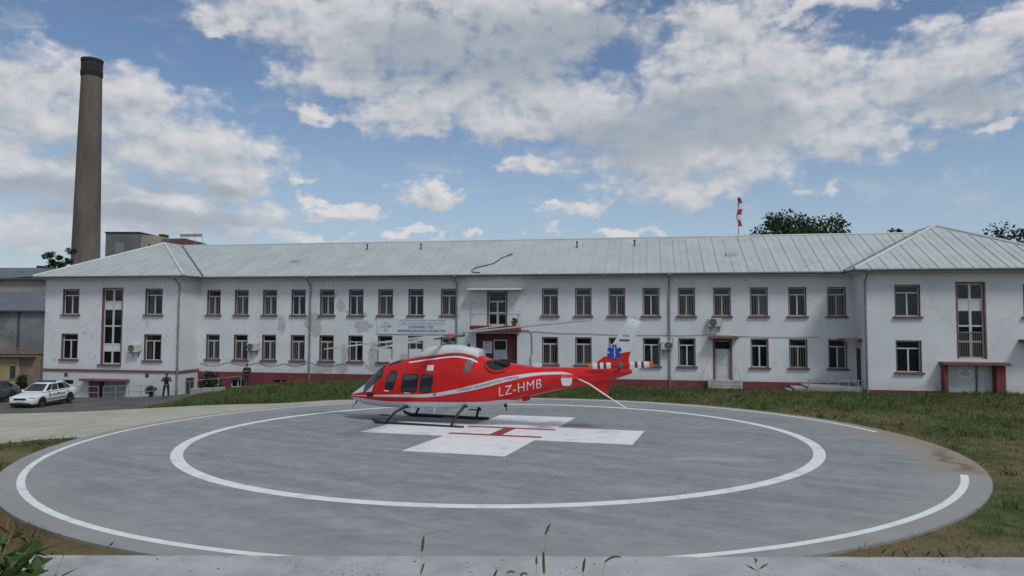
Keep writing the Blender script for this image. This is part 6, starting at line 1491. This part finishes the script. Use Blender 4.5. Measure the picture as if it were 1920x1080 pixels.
# ------------------------------------------------------------------ weeds in front of the camera, on the terrace
stemm = pm("grass_stem", (.16, .17, .075), .8, .2, 8); headm = pm("seed_head_green", (.07, .085, .03), .9, .3, 30); 
def foxtail(base, a, b, label, r=.008, bend=0.0):
    """a stem from base to a, the bristly head from a to b"""
    t = empty("foxtail_grass", base, 0, label, "grass stalk", "foxtail grass stalks in the foreground"); B0 = Vector(base); A, B_ = Vector(a)-B0, Vector(b)-B0
    mid = A*.5 + Vector((A.x*.15, .02, .02)); mb = MB(); mb.tube([(0,0,0), mid, A], [.0022,.0018,.0014], 5); mb.build("stem", stemm, t)
    g = np.random.default_rng(int(abs(a[0])*1000)+3); mb = MB(); n = 9; pts = []; rr = []
    for i in range(n):
        q = i/(n-1); p = A.lerp(B_, q) + Vector((0, 0, bend*math.sin(math.pi*q))); pts.append(p); rr.append(r*(.35 + .75*math.sin(math.pi*min(1, .12+q*.86))**.6))
    mb.tube(pts, rr, 8)
    for _ in range(150):
        q = g.random(); p = A.lerp(B_, q) + Vector((0, 0, bend*math.sin(math.pi*q))); d = Vector(g.normal(size=3)).normalized() + (B_-A).normalized()*.7; L = r*(1.1+.7*g.random()); s = d.cross(Vector((.3,.5,.8))).normalized()*.0008
        mb.add([p-s, p+s, p+d*L], [(0,1,2)])
    mb.build("seed_head", headm, t)
WB = 3.24
foxtail((-.50, 4.12, WB), (-.56, 4.6, 3.57), (-.55, 4.6, 3.66), "tall foxtail stalk left of centre, its head above the wall top", .0075)
foxtail((-.52, 4.10, WB), (-.565, 4.58, 3.44), (-.545, 4.58, 3.50), "short foxtail head beside the tall stalk left of centre", .006)
foxtail((.16, 4.12, WB), (.212, 4.6, 3.675), (.24, 4.6, 3.735), "tallest foxtail stalk right of centre with leaning head", .0065)
foxtail((.17, 4.10, WB), (.205, 4.6, 3.435), (.2, 4.6, 3.565), "thick upright foxtail head right of centre", .0085)
foxtail((.12, 4.10, WB), (.157, 4.6, 3.49), (.157, 4.6, 3.535), "stubby dark foxtail head just left of the thick one", .0062)
foxtail((-.14, 4.10, WB), (-.115, 4.6, 3.40), (-.09, 4.6, 3.455), "low foxtail head near the bottom edge, left of a bent one", .0065)
foxtail((-.08, 4.08, WB), (-.03, 4.6, 3.436), (.02, 4.6, 3.44), "low foxtail head lying flat near the bottom edge", .006, .008)
foxtail((.03, 4.08, WB), (.055, 4.6, 3.42), (.10, 4.6, 3.425), "low arched foxtail head right of the flat one", .0065, .014)
foxtail((.43, 4.10, WB), (.448, 4.6, 3.445), (.46, 4.6, 3.525), "upright foxtail head left of the drooping one", .0075)
foxtail((.42, 4.12, WB), (.585, 4.6, 3.505), (.685, 4.6, 3.535), "foxtail stalk leaning right with drooping head", .0065, .016)
def leafy(base, tips, stem_top, label, name="leafy_weed", L=.045):
    t = empty(name, base, 0, label, "weed"); B0 = Vector(base); T = Vector(stem_top)-B0; mb = MB(); mb.tube([(0,0,0), T*.55 + Vector((.004,0,0)), T], [.004,.003,.0015], 6); mb.build("stem", stemm, t)
    for (px_, py_, pz_, w) in tips:
        tip = Vector((px_, py_, pz_))-B0; k = max(0, min(1, (tip.z-.03)/max(T.z, .01))); root = T*min(1, k); d = tip-root; s = d.cross(Vector((0,1,.25))).normalized()*w; mb = MB()
        mb.add([root, root + d*.45 + s + Vector((0,0,.004)), tip, root + d*.45 - s, root + d*.5 + Vector((0,0,-.003))], [(0,1,4),(1,2,4),(2,3,4),(3,0,4)]); mb.build("leaf", weedleaf, t)
leafy((1.50, 4.15, WB), [(1.455,4.6,3.497,.008),(1.615,4.6,3.503,.006),(1.435,4.58,3.44,.009),(1.52,4.6,3.545,.005),(1.545,4.6,3.53,.005)], (1.53, 4.6, 3.50), "small leafy weed at the right of the bottom edge")
leafy((-2.72, 4.12, WB), [(-2.80,4.6,3.565,.003),(-2.70,4.6,3.47,.004)], (-2.795, 4.6, 3.56), "thin bare weed stalk beside the leafy plant at the lower left")
# broad-leaved plant in the lower left corner
t = empty("leafy_plant", (-3.02, 4.25, 3.32), 0, "dark leafy plant in the lower left corner of the view", "plant"); g = np.random.default_rng(5)
mb = MB(); k = 0
for i in range(44):
    a = g.random()*6.283; q = Vector((math.cos(a)*(.06+.22*g.random()) - .10, .42*g.random(), .08 + .36*g.random()*(1 if math.cos(a) < .2 else .62))); mb.tube([(0,.02,0), q*.55 + Vector((0,0,.06)), q], [.005,.004,.002], 5)
    for j in range(5):
        d = Vector((g.normal()*1.0, g.normal()*.6, .25+g.normal()*.5)).normalized(); L = .09 + .10*g.random(); r0 = q*(.55+.45*g.random()); s = d.cross(Vector(g.normal(size=3))).normalized()*L*.2; m = MB(); dr = Vector((0,0,-.02))
        m.add([r0, r0+d*L*.4+s, r0+d*L+dr, r0+d*L*.4-s, r0+d*L*.5-Vector((0,0,.006))], [(0,1,4),(1,2,4),(2,3,4),(3,0,4)])
        m.build("leaf", weedleaf, t)
mb.build("stem", stemm, t)

# grit, crumbs and dead leaf bits lying on the wall top
g = np.random.default_rng(9); mb = MB()
for i in range(260):
    x, y = g.uniform(-3.4, 3.4), g.uniform(4.3, 5.12); r_ = .004 + .009*g.random()**2; bm_v = []; a0 = g.random()*6.28
    top = (x + g.normal()*r_*.2, y + g.normal()*r_*.2, 3.358 + r_*(.5+.5*g.random())); k = 5
    ringv = [(x + r_*(.7+.5*g.random())*math.cos(a0+6.283*q/k), y + r_*(.7+.5*g.random())*math.sin(a0+6.283*q/k), 3.357) for q in range(k)]
    mb.add(ringv + [top], [(q, (q+1) % k, k) for q in range(k)])
o = mb.build("grit", pm("grit", (.12, .11, .10), .95, .5, 30)); tag(o, kind='stuff')
